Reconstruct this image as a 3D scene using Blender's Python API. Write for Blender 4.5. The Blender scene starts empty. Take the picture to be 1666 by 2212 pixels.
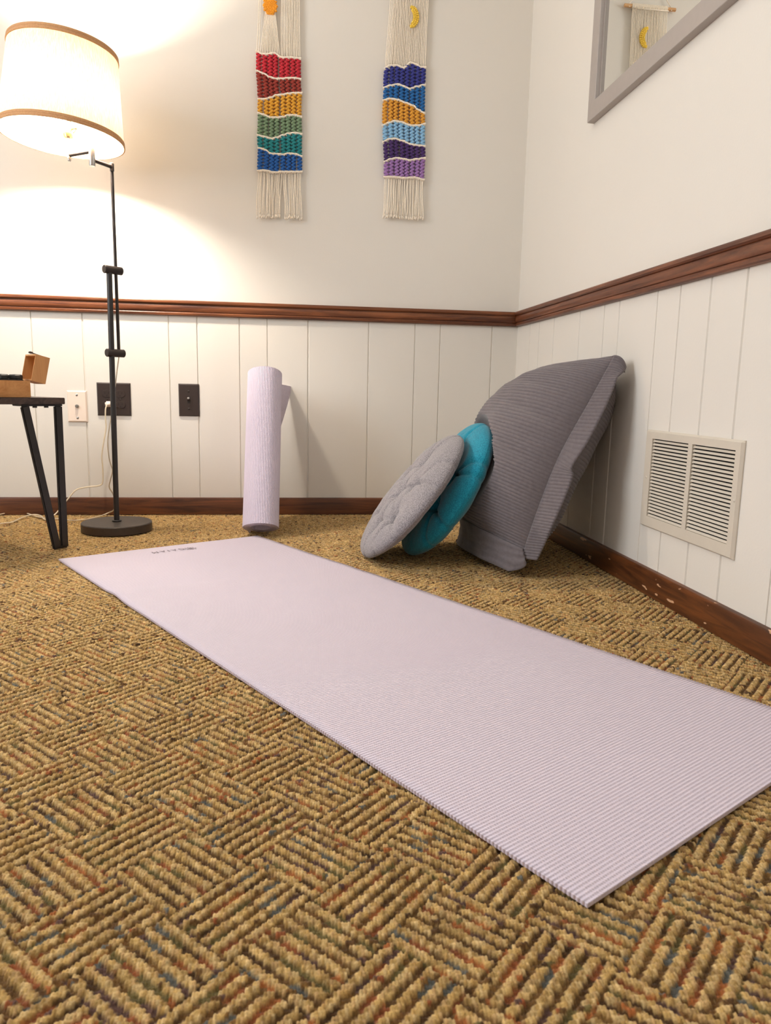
import bpy, bmesh, math, random
import numpy as np
from mathutils import Vector, Matrix, noise

random.seed(7)
RNG = np.random.default_rng(11)
PI = math.pi
S = bpy.context.scene
COL = S.collection

# ------------------------------------------------------------------ camera
FPX = 1606.5                                   # focal length in pixels of the 1666x2212 frame
YAW, PITCH, ROLL = (math.radians(a) for a in (7.68, -9.40, 1.21))
CAM = np.array([-0.8805, -2.8425, 0.481])
_f = np.array([math.sin(YAW) * math.cos(PITCH), math.cos(YAW) * math.cos(PITCH), math.sin(PITCH)])
_r0 = np.array([math.cos(YAW), -math.sin(YAW), 0.0])
_u0 = np.cross(_r0, _f)
_r = math.cos(ROLL) * _r0 + math.sin(ROLL) * _u0
_u = -math.sin(ROLL) * _r0 + math.cos(ROLL) * _u0
cd = bpy.data.cameras.new('camera')
cam = bpy.data.objects.new('camera', cd)
COL.objects.link(cam)
cd.sensor_fit = 'VERTICAL'
cd.sensor_height = 24.0
cd.sensor_width = 24.0 * 1666 / 2212
cd.lens = FPX / 2212 * 24.0
cd.clip_start = 0.02
cd.dof.use_dof = True
cd.dof.focus_distance = 1.8
cd.dof.aperture_fstop = 8.5
M = Matrix(((_r[0], _u[0], -_f[0], CAM[0]), (_r[1], _u[1], -_f[1], CAM[1]),
            (_r[2], _u[2], -_f[2], CAM[2]), (0, 0, 0, 1)))
cam.matrix_world = M
S.camera = cam

def at(px, py, axis, val):
    """point of the room seen at a pixel of the photograph, on the plane axis = val"""
    d = (px - 833) / FPX * _r - (py - 1106) / FPX * _u + _f
    t = (val - CAM[axis]) / d[axis]
    return CAM + t * d

# ------------------------------------------------------------------ light and colour management
S.view_settings.view_transform = 'Standard'
S.view_settings.look = 'None'
S.view_settings.gamma = 1.0
S.view_settings.use_curve_mapping = False
S.view_settings.exposure = 0.25
S.cycles.use_denoising = True
S.cycles.max_bounces = 10
S.cycles.diffuse_bounces = 6
S.cycles.glossy_bounces = 4
S.cycles.transmission_bounces = 6
S.cycles.sample_clamp_indirect = 8.0

w = bpy.data.worlds.new('world')
S.world = w
w.use_nodes = True
w.node_tree.nodes['Background'].inputs[0].default_value = (0.9, 0.92, 1.0, 1)
w.node_tree.nodes['Background'].inputs[1].default_value = 0.02

BULB_STRENGTH = 800.0
BULB_COLOR = (1.0, 0.87, 0.73)
CEIL_POWER = 9.0
CEIL_COLOR = (0.95, 0.97, 1.0)

def area_lamp(name, loc, sx, sy, power, color, rot=(0, 0, 0)):
    ld = bpy.data.lights.new(name, 'AREA')
    ld.shape = 'RECTANGLE'
    ld.size, ld.size_y = sx, sy
    ld.energy = power
    ld.color = color
    lo = bpy.data.objects.new(name, ld)
    lo.location = loc
    lo.rotation_euler = rot
    COL.objects.link(lo)
    return lo
LEFT_FILL_POWER = 37.0
LEFT_FILL_COLOR = (0.95, 0.97, 1.0)
area_lamp('left_fill', (-3.24, -1.75, 1.50), 1.1, 1.2, LEFT_FILL_POWER, LEFT_FILL_COLOR, (0, math.radians(-90), 0))  # added fill light, out of view, to brighten the right wall from the left
area_lamp('ceiling_light', (-1.35, -2.35, 2.42), 1.2, 1.2, CEIL_POWER, CEIL_COLOR)

# ------------------------------------------------------------------ helpers
def lin(c):
    return tuple((x / 12.92 if x <= 0.04045 else ((x + 0.055) / 1.055) ** 2.4) for x in (v / 255 for v in c))

def tag(o, label=None, cat=None, group=None, kind=None):
    if label: o['label'] = label
    if cat: o['category'] = cat
    if group: o['group'] = group
    if kind: o['kind'] = kind
    return o

def thing(name, loc, label, cat, group=None):
    o = bpy.data.objects.new(name, None)
    o.empty_display_size = 0.05
    o.location = loc
    COL.objects.link(o)
    return tag(o, label, cat, group)

def world_loc(o):
    v = Vector(o.location)
    while o.parent is not None:
        o = o.parent
        v += Vector(o.location)
    return v

def mesh_obj(name, verts, faces, mat, parent=None, smooth=False, loc=None):
    """verts in room coordinates"""
    me = bpy.data.meshes.new(name)
    off = Vector((0, 0, 0))
    if loc is not None: off = Vector(loc)
    elif parent is not None: off = world_loc(parent)
    me.from_pydata([tuple(Vector(v) - off) for v in verts], [], [tuple(f) for f in faces])
    me.update()
    o = bpy.data.objects.new(name, me)
    COL.objects.link(o)
    if parent is not None:
        o.parent = parent
        if loc is not None: o.location = Vector(loc) - world_loc(parent)
    elif loc is not None:
        o.location = loc
    if mat: me.materials.append(mat)
    if smooth:
        me.polygons.foreach_set('use_smooth', [True] * len(me.polygons))
    return o

class MB:
    """collects shapes of ONE part"""
    def __init__(s): s.v, s.f = [], []
    def add(s, verts, faces):
        b = len(s.v)
        s.v += [tuple(x) for x in verts]
        s.f += [tuple(i + b for i in f) for f in faces]
        return s
    def box(s, c, size, X=(1, 0, 0), Y=(0, 1, 0), Z=(0, 0, 1), bev=0.0):
        """bevelled box from centre, full sizes and axes"""
        bm = bmesh.new()
        bmesh.ops.create_cube(bm, size=1.0)
        for v in bm.verts: v.co = Vector((v.co.x * size[0], v.co.y * size[1], v.co.z * size[2]))
        if bev > 0:
            bmesh.ops.bevel(bm, geom=bm.edges[:], offset=bev, segments=2, affect='EDGES')
        bm.verts.index_update()
        X, Y, Z = Vector(X), Vector(Y), Vector(Z)
        c = Vector(c)
        s.add([c + X * v.co.x + Y * v.co.y + Z * v.co.z for v in bm.verts], [[v.index for v in f.verts] for f in bm.faces])
        bm.free()
        return s
    def tube(s, pts, r, n=8, cap=True, ry=None, up=None):
        """swept tube; r number or list"""
        pts = [Vector(p) for p in pts]
        m = len(pts)
        R = r if hasattr(r, '__len__') else [r] * m
        t0 = (pts[1] - pts[0]).normalized()
        a = Vector(up) if up is not None else (Vector((0, 0, 1)) if abs(t0.z) < 0.9 else Vector((1, 0, 0)))
        vs = []
        nrm = None
        for i, p in enumerate(pts):
            t = ((pts[min(i + 1, m - 1)] - pts[max(i - 1, 0)])).normalized()
            nrm = (a - t * a.dot(t)) if nrm is None else (nrm - t * nrm.dot(t))
            nrm.normalize()
            b = t.cross(nrm)
            k = (ry if ry is not None else 1.0)
            for j in range(n):
                q = 2 * PI * j / n
                vs.append(p + nrm * (R[i] * math.cos(q)) * k + b * (R[i] * math.sin(q)))
        fs = []
        for i in range(m - 1):
            for j in range(n):
                fs.append((i * n + j, i * n + (j + 1) % n, (i + 1) * n + (j + 1) % n, (i + 1) * n + j))
        if cap:
            fs.append(tuple(range(n - 1, -1, -1)))
            fs.append(tuple((m - 1) * n + j for j in range(n)))
        return s.add(vs, fs)
    def lathe(s, prof, c, axis=(0, 0, 1), n=48, close=False):
        """prof: list of (radius, height) about axis through c"""
        A = Vector(axis).normalized()
        X = A.orthogonal().normalized()
        Y = A.cross(X)
        c = Vector(c)
        vs, fs = [], []
        for (r, h) in prof:
            for j in range(n):
                q = 2 * PI * j / n
                vs.append(c + A * h + (X * math.cos(q) + Y * math.sin(q)) * r)
        m = len(prof)
        for i in range(m if close else m - 1):
            i2 = (i + 1) % m
            for j in range(n):
                fs.append((i * n + j, i * n + (j + 1) % n, i2 * n + (j + 1) % n, i2 * n + j))
        return s.add(vs, fs)
    def build(s, name, mat, parent=None, smooth=True, loc=None, auto=None):
        o = mesh_obj(name, s.v, s.f, mat, parent, smooth, loc)
        bm = bmesh.new(); bm.from_mesh(o.data)
        bmesh.ops.recalc_face_normals(bm, faces=bm.faces[:])
        if auto is not None:
            for e in bm.edges:
                e.smooth = not (len(e.link_faces) == 2 and e.calc_face_angle(0) > auto)
        bm.to_mesh(o.data); bm.free()
        return o

def catmull(pts, k=8):
    pts = [Vector(p) for p in pts]
    P = [pts[0] * 2 - pts[1]] + pts + [pts[-1] * 2 - pts[-2]]
    out = []
    for i in range(1, len(P) - 2):
        for j in range(k):
            t = j / k
            out.append(0.5 * ((2 * P[i]) + (P[i + 1] - P[i - 1]) * t + (2 * P[i - 1] - 5 * P[i] + 4 * P[i + 1] - P[i + 2]) * t * t
                              + (3 * P[i] - P[i - 1] - 3 * P[i + 1] + P[i + 2]) * t ** 3))
    out.append(pts[-1])
    return out

# ------------------------------------------------------------------ materials
def mat(name, col, rough=0.6, metal=0.0, spec=0.5, var=0.0, scale=30.0, bump=0.0, bscale=200.0, bdist=0.001, sheen=0.0, stretch=(1, 1, 1), col2=None, detail=4.0):
    m = bpy.data.materials.new(name)
    m.use_nodes = True
    nt = m.node_tree
    b = nt.nodes['Principled BSDF']
    b.inputs['Roughness'].default_value = rough
    b.inputs['Metallic'].default_value = metal
    b.inputs['Specular IOR Level'].default_value = spec
    b.inputs['Sheen Weight'].default_value = sheen
    L = lin(col)
    tc = nt.nodes.new('ShaderNodeTexCoord')
    mp = nt.nodes.new('ShaderNodeMapping')
    mp.inputs['Scale'].default_value = stretch
    nt.links.new(tc.outputs['Object'], mp.inputs['Vector'])
    n = nt.nodes.new('ShaderNodeTexNoise')
    n.inputs['Scale'].default_value = scale
    n.inputs['Detail'].default_value = detail
    nt.links.new(mp.outputs['Vector'], n.inputs['Vector'])
    r = nt.nodes.new('ShaderNodeValToRGB')
    if col2 is not None:
        L2 = lin(col2)
        r.color_ramp.elements[0].color = (*L, 1)
        r.color_ramp.elements[1].color = (*L2, 1)
        r.color_ramp.elements[0].position = 0.35
        r.color_ramp.elements[1].position = 0.65
    else:
        r.color_ramp.elements[0].color = (*[max(0, c * (1 - var)) for c in L], 1)
        r.color_ramp.elements[1].color = (*[min(1, c * (1 + var)) for c in L], 1)
        r.color_ramp.elements[0].position = 0.3
        r.color_ramp.elements[1].position = 0.7
    nt.links.new(n.outputs['Fac'], r.inputs['Fac'])
    nt.links.new(r.outputs['Color'], b.inputs['Base Color'])
    if bump > 0:
        n2 = nt.nodes.new('ShaderNodeTexNoise')
        n2.inputs['Scale'].default_value = bscale
        n2.inputs['Detail'].default_value = 3
        nt.links.new(mp.outputs['Vector'], n2.inputs['Vector'])
        bp = nt.nodes.new('ShaderNodeBump')
        bp.inputs['Strength'].default_value = bump
        bp.inputs['Distance'].default_value = bdist
        nt.links.new(n2.outputs['Fac'], bp.inputs['Height'])
        nt.links.new(bp.outputs['Normal'], b.inputs['Normal'])
    return m

def wood(name, dark, light, axis, scale=9.0, rough=0.45, chips=0.0, bump=0.15):
    """stained wood, grain along axis (0,1,2); chips = bare worn spots"""
    m = bpy.data.materials.new(name)
    m.use_nodes = True
    nt = m.node_tree
    b = nt.nodes['Principled BSDF']
    b.inputs['Roughness'].default_value = rough
    tc = nt.nodes.new('ShaderNodeTexCoord')
    mp = nt.nodes.new('ShaderNodeMapping')
    sc = [1.0, 1.0, 1.0]
    for i in range(3): sc[i] = 0.35 if i == axis else 5.0
    mp.inputs['Scale'].default_value = sc
    nt.links.new(tc.outputs['Object'], mp.inputs['Vector'])
    n = nt.nodes.new('ShaderNodeTexNoise')
    n.inputs['Scale'].default_value = scale
    n.inputs['Detail'].default_value = 6
    n.inputs['Roughness'].default_value = 0.65
    n.inputs['Distortion'].default_value = 1.2
    nt.links.new(mp.outputs['Vector'], n.inputs['Vector'])
    r = nt.nodes.new('ShaderNodeValToRGB')
    r.color_ramp.elements[0].color = (*lin(dark), 1); r.color_ramp.elements[0].position = 0.36
    r.color_ramp.elements[1].color = (*lin(light), 1); r.color_ramp.elements[1].position = 0.66
    nt.links.new(n.outputs['Fac'], r.inputs['Fac'])
    colr = r.outputs['Color']
    if chips > 0:
        mp2 = nt.nodes.new('ShaderNodeMapping')
        sc2 = [1.0, 1.0, 1.0]
        for i in range(3): sc2[i] = 0.35 if i == axis else 1.0
        mp2.inputs['Scale'].default_value = sc2
        nt.links.new(tc.outputs['Object'], mp2.inputs['Vector'])
        n3 = nt.nodes.new('ShaderNodeTexNoise')
        n3.inputs['Scale'].default_value = 48
        n3.inputs['Detail'].default_value = 2
        nt.links.new(mp2.outputs['Vector'], n3.inputs['Vector'])
        r3 = nt.nodes.new('ShaderNodeValToRGB')
        r3.color_ramp.elements[0].position = 0.72 - chips
        r3.color_ramp.elements[1].position = 0.735 - chips
        nt.links.new(n3.outputs['Fac'], r3.inputs['Fac'])
        mx = nt.nodes.new('ShaderNodeMix'); mx.data_type = 'RGBA'
        nt.links.new(r3.outputs['Color'], mx.inputs['Factor'])
        nt.links.new(colr, mx.inputs['A'])
        mx.inputs['B'].default_value = (*lin((196, 156, 122)), 1)
        colr = mx.outputs['Result']
    nt.links.new(colr, b.inputs['Base Color'])
    bp = nt.nodes.new('ShaderNodeBump')
    bp.inputs['Strength'].default_value = bump
    bp.inputs['Distance'].default_value = 0.0008
    nt.links.new(n.outputs['Fac'], bp.inputs['Height'])
    nt.links.new(bp.outputs['Normal'], b.inputs['Normal'])
    return m

def mat_vinyl(name, col):
    """pale waffle vinyl; small dots along the width come from a wave bump on the UV map"""
    m = bpy.data.materials.new(name)
    m.use_nodes = True
    nt = m.node_tree
    b = nt.nodes['Principled BSDF']
    b.inputs['Roughness'].default_value = 0.62
    b.inputs['Base Color'].default_value = (*lin(col), 1)
    uv = nt.nodes.new('ShaderNodeTexCoord')
    sep = nt.nodes.new('ShaderNodeSeparateXYZ')
    nt.links.new(uv.outputs['UV'], sep.inputs[0])
    def sine(sock, period):
        a = nt.nodes.new('ShaderNodeMath'); a.operation = 'MULTIPLY'; a.inputs[1].default_value = 2 * PI / period
        nt.links.new(sock, a.inputs[0])
        s_ = nt.nodes.new('ShaderNodeMath'); s_.operation = 'COSINE'
        nt.links.new(a.outputs[0], s_.inputs[0])
        return s_.outputs[0]
    su = sine(sep.outputs['X'], 0.00355)
    sv = sine(sep.outputs['Y'], 0.0053)
    ad = nt.nodes.new('ShaderNodeMath'); ad.operation = 'MULTIPLY_ADD'
    nt.links.new(su, ad.inputs[0]); ad.inputs[1].default_value = 0.75
    nt.links.new(sv, ad.inputs[2])
    bp = nt.nodes.new('ShaderNodeBump')
    bp.inputs['Strength'].default_value = 1.0
    bp.inputs['Distance'].default_value = 0.00034
    nt.links.new(ad.outputs[0], bp.inputs['Height'])
    nt.links.new(bp.outputs['Normal'], b.inputs['Normal'])
    return m

M_WALL = mat('wall_paint', (223, 219, 211), rough=0.55, spec=0.3, var=0.012, scale=2.0, bump=0.12, bscale=170, bdist=0.0015)
M_CEIL = mat('ceiling_paint', (232, 230, 225), rough=0.9, var=0.01, scale=3)
M_RAIL_X = wood('rail_wood_x', (74, 36, 18), (136, 80, 44), 0, rough=0.38)
M_RAIL_Y = wood('rail_wood_y', (76, 38, 22), (134, 80, 50), 1, rough=0.38)
M_BASE_X = wood('baseboard_wood_x', (58, 29, 13), (106, 60, 30), 0, rough=0.42, chips=0.0)
M_BASE_Y = wood('baseboard_wood_y', (62, 31, 12), (112, 62, 26), 1, rough=0.42, chips=0.035)
M_VINYL = mat_vinyl('lilac_vinyl', (212, 201, 214))
M_VINYL2 = mat_vinyl('lilac_vinyl_roll', (210, 199, 216))
M_INK = mat('grey_print', (120, 110, 118), rough=0.7)
M_BLACK = mat('black_metal', (34, 31, 31), rough=0.42, var=0.05, bump=0.05, bscale=300)
M_BRONZE = mat('dark_bronze_metal', (48, 41, 38), rough=0.4, metal=0.35, var=0.06, bump=0.04, bscale=400)
M_BRONZE_TOP = mat('satin_bronze', (66, 58, 52), rough=0.45, metal=0.3, var=0.08, scale=90)
M_STEEL = mat('satin_steel', (170, 170, 168), rough=0.35, metal=0.9, var=0.03)
M_BRASS = mat('brass', (222, 196, 140), rough=0.25, metal=0.9, var=0.05)
M_CREAM = mat('cream_cotton', (243, 232, 214), rough=0.95, var=0.07, scale=240, bump=0.3, bscale=900, bdist=0.0005, sheen=0.2)
M_DOWEL = wood('dowel_wood', (190, 140, 90), (222, 178, 128), 0)
M_BOX = wood('box_wood', (178, 122, 66), (214, 160, 100), 0, rough=0.55, scale=5)
M_BOX_Z = wood('lid_wood', (184, 130, 78), (214, 162, 106), 2, rough=0.55, scale=5)
M_TABLE = wood('table_veneer', (44, 32, 28), (78, 60, 52), 0, rough=0.5)
M_MIRFRAME = mat('grey_frame_paint', (166, 158, 152), rough=0.42, metal=0.05, var=0.02, scale=60)
M_VENT = mat('vent_enamel', (208, 200, 186), rough=0.4, var=0.02, scale=20)
M_DARK = mat('duct_shade', (20, 18, 16), rough=0.9)
M_PLATE_DARK = mat('brown_plastic', (50, 40, 38), rough=0.35, var=0.03)
M_SLOT = mat('black_slot', (14, 12, 12), rough=0.6)
M_PLATE_WHITE = mat('white_plastic', (238, 222, 208), rough=0.35, var=0.01)
M_CORD = mat('clear_ivory_cord', (212, 198, 172), rough=0.25, var=0.05, scale=60)
M_STONE = mat('black_rubber', (22, 22, 23), rough=0.55, var=0.1)
M_MIRROR = bpy.data.materials.new('mirror_glass')
M_MIRROR.use_nodes = True
_b = M_MIRROR.node_tree.nodes['Principled BSDF']
_b.inputs['Base Color'].default_value = (0.86, 0.87, 0.85, 1)
_b.inputs['Metallic'].default_value = 1.0
_b.inputs['Roughness'].default_value = 0.0
YARN = {}
for nm, c in dict(red=(188, 22, 44), brick=(146, 44, 30), mustard=(216, 158, 40), sage=(116, 143, 110), teal=(8, 128, 134), blue=(8, 88, 164),
                  navy=(40, 46, 132), azure=(4, 96, 162), gold=(214, 152, 44), sky=(134, 182, 216), plum=(64, 32, 98), lilac=(152, 112, 172),
                  sun=(240, 160, 30), moon=(236, 200, 70)).items():
    YARN[nm] = mat('yarn_' + nm, c, rough=0.75, var=0.14, scale=260, bump=0.3, bscale=800, bdist=0.0005, sheen=0.15)

def fabric(name, c1, c2, scale, stretch=(1, 1, 1), bump=0.4):
    m = mat(name, c1, rough=0.95, col2=c2, scale=scale, bump=bump, bscale=scale * 1.6, bdist=0.0006, stretch=stretch, sheen=0.25, spec=0.2, detail=5)
    return m
M_GRAY = fabric('grey_heather', (104, 101, 106), (156, 151, 154), 420)
M_TEAL = fabric('teal_heather', (10, 108, 132), (32, 146, 170), 330)
M_CORD_GREY = mat('grey_corduroy', (108, 101, 104), rough=0.9, var=0.1, scale=120, bump=0.3, bscale=700, bdist=0.0006, sheen=0.3, spec=0.2)

def shade_mat():
    m = bpy.data.materials.new('linen_shade')
    m.use_nodes = True
    nt = m.node_tree
    nt.nodes.remove(nt.nodes['Principled BSDF'])
    out = nt.nodes['Material Output']
    tc = nt.nodes.new('ShaderNodeTexCoord')
    mp = nt.nodes.new('ShaderNodeMapping'); mp.inputs['Scale'].default_value = (1, 1, 0.08)
    nt.links.new(tc.outputs['Object'], mp.inputs[0])
    n = nt.nodes.new('ShaderNodeTexNoise'); n.inputs['Scale'].default_value = 420; n.inputs['Detail'].default_value = 3
    nt.links.new(mp.outputs[0], n.inputs['Vector'])
    r = nt.nodes.new('ShaderNodeValToRGB')
    r.color_ramp.elements[0].color = (0.60, 0.44, 0.26, 1); r.color_ramp.elements[0].position = 0.3
    r.color_ramp.elements[1].color = (0.80, 0.64, 0.42, 1); r.color_ramp.elements[1].position = 0.7
    nt.links.new(n.outputs['Fac'], r.inputs['Fac'])
    d = nt.nodes.new('ShaderNodeBsdfDiffuse')
    ge = nt.nodes.new('ShaderNodeNewGeometry')            # white lining inside, linen outside
    ln = nt.nodes.new('ShaderNodeMix'); ln.data_type = 'RGBA'
    nt.links.new(ge.outputs['Backfacing'], ln.inputs['Factor'])
    nt.links.new(r.outputs['Color'], ln.inputs['A'])
    ln.inputs['B'].default_value = (0.88, 0.86, 0.82, 1)
    t = nt.nodes.new('ShaderNodeBsdfTranslucent')
    nt.links.new(ln.outputs['Result'], d.inputs['Color'])
    nt.links.new(r.outputs['Color'], t.inputs['Color'])
    mx = nt.nodes.new('ShaderNodeMixShader'); mx.inputs[0].default_value = SHADE_TRANS
    nt.links.new(d.outputs[0], mx.inputs[1]); nt.links.new(t.outputs[0], mx.inputs[2])
    nt.links.new(mx.outputs[0], out.inputs['Surface'])
    return m
SHADE_TRANS = 0.06
M_SHADE = shade_mat()
M_TRIM = mat('shade_trim_tape', (188, 142, 98), rough=0.85, var=0.12, scale=300)
M_SHADE_IN = mat('white_lining', (245, 240, 232), rough=0.8)

def emit(name, color, strength):
    m = bpy.data.materials.new(name)
    m.use_nodes = True
    nt = m.node_tree
    nt.nodes.remove(nt.nodes['Principled BSDF'])
    e = nt.nodes.new('ShaderNodeEmission')
    e.inputs[0].default_value = (*color, 1)
    e.inputs[1].default_value = strength
    nt.links.new(e.outputs[0], nt.nodes['Material Output'].inputs['Surface'])
    return m
M_PANE = emit('added_pane_glow', (0.93, 0.96, 1.0), 1.5)  # glow for the pane of the added, unseen window
M_BULB = emit('lit_bulb', BULB_COLOR, BULB_STRENGTH)

# ------------------------------------------------------------------ the room
XL, YR, ZC = -3.3, -4.2, 2.44
RAIL_T, RAIL_B, BB_T = 0.779, 0.7257, 0.0627
GROOVE_BACK = [-3.12, -2.86, -2.71, -2.40, -2.15, -1.95, -1.776, -1.601, -1.303, -1.202, -1.0515, -0.951, -0.8006, -0.5749, -0.3994, -0.3017, -0.1000]
GROOVE_RIGHT = [-0.151, -0.2529, -0.4004, -0.6232, -0.7997, -0.8965, -1.1043, -1.2104, -1.3345, -1.46, -1.62, -1.77, -1.92, -2.12, -2.37, -2.52, -2.83, -3.0, -3.3, -3.6, -3.9]

def panelled_wall(name, grooves, lo, hi, place):
    """wainscot with cut grooves below the rail, plain wall above; place(s, depth, z) -> point"""
    prof = [(lo, 0.0)]
    for g in sorted(grooves):
        wd = 0.0019 + 0.0008 * ((int(abs(g) * 1000) % 3))
        prof += [(g - wd, 0.0), (g - wd * 0.45, 0.0034), (g + wd * 0.45, 0.0034), (g + wd, 0.0)]
    prof.append((hi, 0.0))
    v, f = [], []
    for (s_, d) in prof: v += [place(s_, d, 0.0), place(s_, d, RAIL_B + 0.02)]
    for i in range(len(prof) - 1): f.append((2 * i, 2 * i + 2, 2 * i + 3, 2 * i + 1))
    b = len(v)
    v += [place(lo, 0, RAIL_B + 0.02), place(hi, 0, RAIL_B + 0.02), place(hi, 0, ZC), place(lo, 0, ZC)]
    f.append((b, b + 1, b + 2, b + 3))
    b = len(v)                                          # the back of the wall
    v += [place(lo, 0.1, 0), place(hi, 0.1, 0), place(hi, 0.1, ZC), place(lo, 0.1, ZC)]
    f.append((b + 3, b + 2, b + 1, b))
    o = mesh_obj(name, v, f, M_WALL)
    return tag(o, kind='structure')
panelled_wall('wall_back', GROOVE_BACK, XL, 0.0, lambda s_, d, z: (s_, d, z))
panelled_wall('wall_right', GROOVE_RIGHT, YR, 0.0, lambda s_, d, z: (d, s_, z))
def plain_box(name, lo, hi, m):
    c = [(a + b) / 2 for a, b in zip(lo, hi)]
    return tag(MB().box(c, [b - a for a, b in zip(lo, hi)]).build(name, m, smooth=False), kind='structure')
plain_box('wall_left', (XL - 0.1, YR, 0), (XL, 0.0, ZC), M_WALL)
plain_box('wall_front', (XL, YR - 0.1, 0), (0.0, YR, ZC), M_WALL)
plain_box('ceiling', (XL, YR, ZC), (0.0, 0.0, ZC + 0.08), M_CEIL)

def build_added_window():  # unseen window added on the left wall as a setting for the fill light
    fr = MB()
    y0, y1, z0, z1 = -2.36, -1.14, 0.84, 2.16
    for (a, b, c, d) in ((y0 - 0.07, y0, z0 - 0.07, z1 + 0.07), (y1, y1 + 0.07, z0 - 0.07, z1 + 0.07), (y0, y1, z0 - 0.07, z0), (y0, y1, z1, z1 + 0.07), (y0, y1, 1.485, 1.515)):
        fr.box((XL + 0.012, (a + b) / 2, (c + d) / 2), (0.024, b - a, d - c), bev=0.003)
    o = tag(fr.build('added_window_1', M_RAIL_Y, smooth=False), kind='structure')
    MB().box((XL + 0.004, (y0 + y1) / 2, (z0 + z1) / 2), (0.004, y1 - y0, z1 - z0)).build('added_glow_pane', M_PANE, o, False)
build_added_window()

def moulding(name, prof, lo, hi, place, m, seg=1):
    """profile (out, z) swept along a wall"""
    v, f = [], []
    n = len(prof)
    for i in range(seg + 1):
        s_ = lo + (hi - lo) * i / seg
        for (d, z) in prof: v.append(place(s_, d, z))
    for i in range(seg):
        for j in range(n):
            f.append((i * n + j, i * n + (j + 1) % n, (i + 1) * n + (j + 1) % n, (i + 1) * n + j))
    f.append(tuple(range(n))); f.append(tuple(seg * n + j for j in range(n - 1, -1, -1)))
    o = MB().add(v, f).build(name, m, smooth=True, auto=0.5)
    return tag(o, kind='structure')
RAILP = [(0, RAIL_B), (0.010, RAIL_B), (0.0145, RAIL_B + 0.003), (0.0155, RAIL_B + 0.0085), (0.0135, RAIL_B + 0.0115), (0.0105, RAIL_B + 0.0122), (0.0105, RAIL_B + 0.0138),
         (0.0140, RAIL_B + 0.0148), (0.0165, RAIL_B + 0.020), (0.0165, RAIL_B + 0.031), (0.0150, RAIL_B + 0.0360), (0.0120, RAIL_B + 0.0370), (0.0120, RAIL_B + 0.0392),
         (0.0170, RAIL_B + 0.0402), (0.0205, RAIL_B + 0.0440), (0.0205, RAIL_B + 0.0500), (0.0185, RAIL_T), (0, RAIL_T)]
moulding('trim_1', RAILP, XL, -0.0002, lambda s_, d, z: (s_, -d, z), M_RAIL_X)
moulding('trim_2', RAILP, YR, -0.0215, lambda s_, d, z: (-d, s_, z), M_RAIL_Y)
BASEP = [(0, 0), (0.0135, 0), (0.0135, BB_T - 0.006), (0.0115, BB_T - 0.001), (0.009, BB_T), (0, BB_T)]
moulding('baseboard_back', BASEP, XL, 0.0, lambda s_, d, z: (s_, -d, z), M_BASE_X)
moulding('baseboard_right', BASEP, YR, -0.0145, lambda s_, d, z: (-d, s_, z), M_BASE_Y)
moulding('baseboard_left', BASEP, YR, -0.0145, lambda s_, d, z: (XL + d, s_, z), M_BASE_Y)
moulding('baseboard_front', BASEP, XL + 0.015, -0.015, lambda s_, d, z: (s_, YR + d, z), M_BASE_X)

# ------------------------------------------------------------------ yoga mat rectangle (used by the carpet too)
MAT_A = np.array([-1.4969, -0.7640]); MAT_B = np.array([-0.9680, -0.4600]); MAT_D = np.array([-0.5985, -2.2410])
MAT_W = 0.61; MAT_L = 1.7288
MAT_U = np.array([0.8671, 0.4981]); MAT_V = np.array([0.5197, -0.8544])
MAT_U = np.array([0.8590, 0.5120]); MAT_U /= np.linalg.norm(MAT_U)

# ------------------------------------------------------------------ carpet: loop pile in slanting ribs, strip by strip
PR, PL = 0.0060, 0.0030
BLK_A, BLK_B = 0.1013, 0.0880                          # block length along each diagonal, ribs 7 and 6 to a block
def h1(*a):
    """repeatable hash of integer arrays to 0..1"""
    x = np.zeros(np.broadcast(*a).shape, dtype=np.uint32) + np.uint32(2166136261)
    for v in a:
        x = (x ^ (np.asarray(v).astype(np.int64) & 0xffffffff).astype(np.uint32)) * np.uint32(16777619)
        x ^= x >> np.uint32(13); x *= np.uint32(2654435761); x ^= x >> np.uint32(16)
    return x.astype(np.float64) / 4294967295.0
PAL = np.array([lin(c) for c in [(72, 50, 28), (82, 57, 32), (100, 72, 40), (114, 84, 48), (150, 90, 48), (132, 76, 44), (90, 90, 84), (98, 86, 50), (88, 64, 56), (110, 80, 42), (92, 66, 36), (106, 74, 40)]])
TAN = np.array([lin(c) for c in [(193, 162, 107), (186, 154, 96), (174, 142, 86), (197, 168, 116), (180, 147, 98), (167, 134, 80)]])
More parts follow.
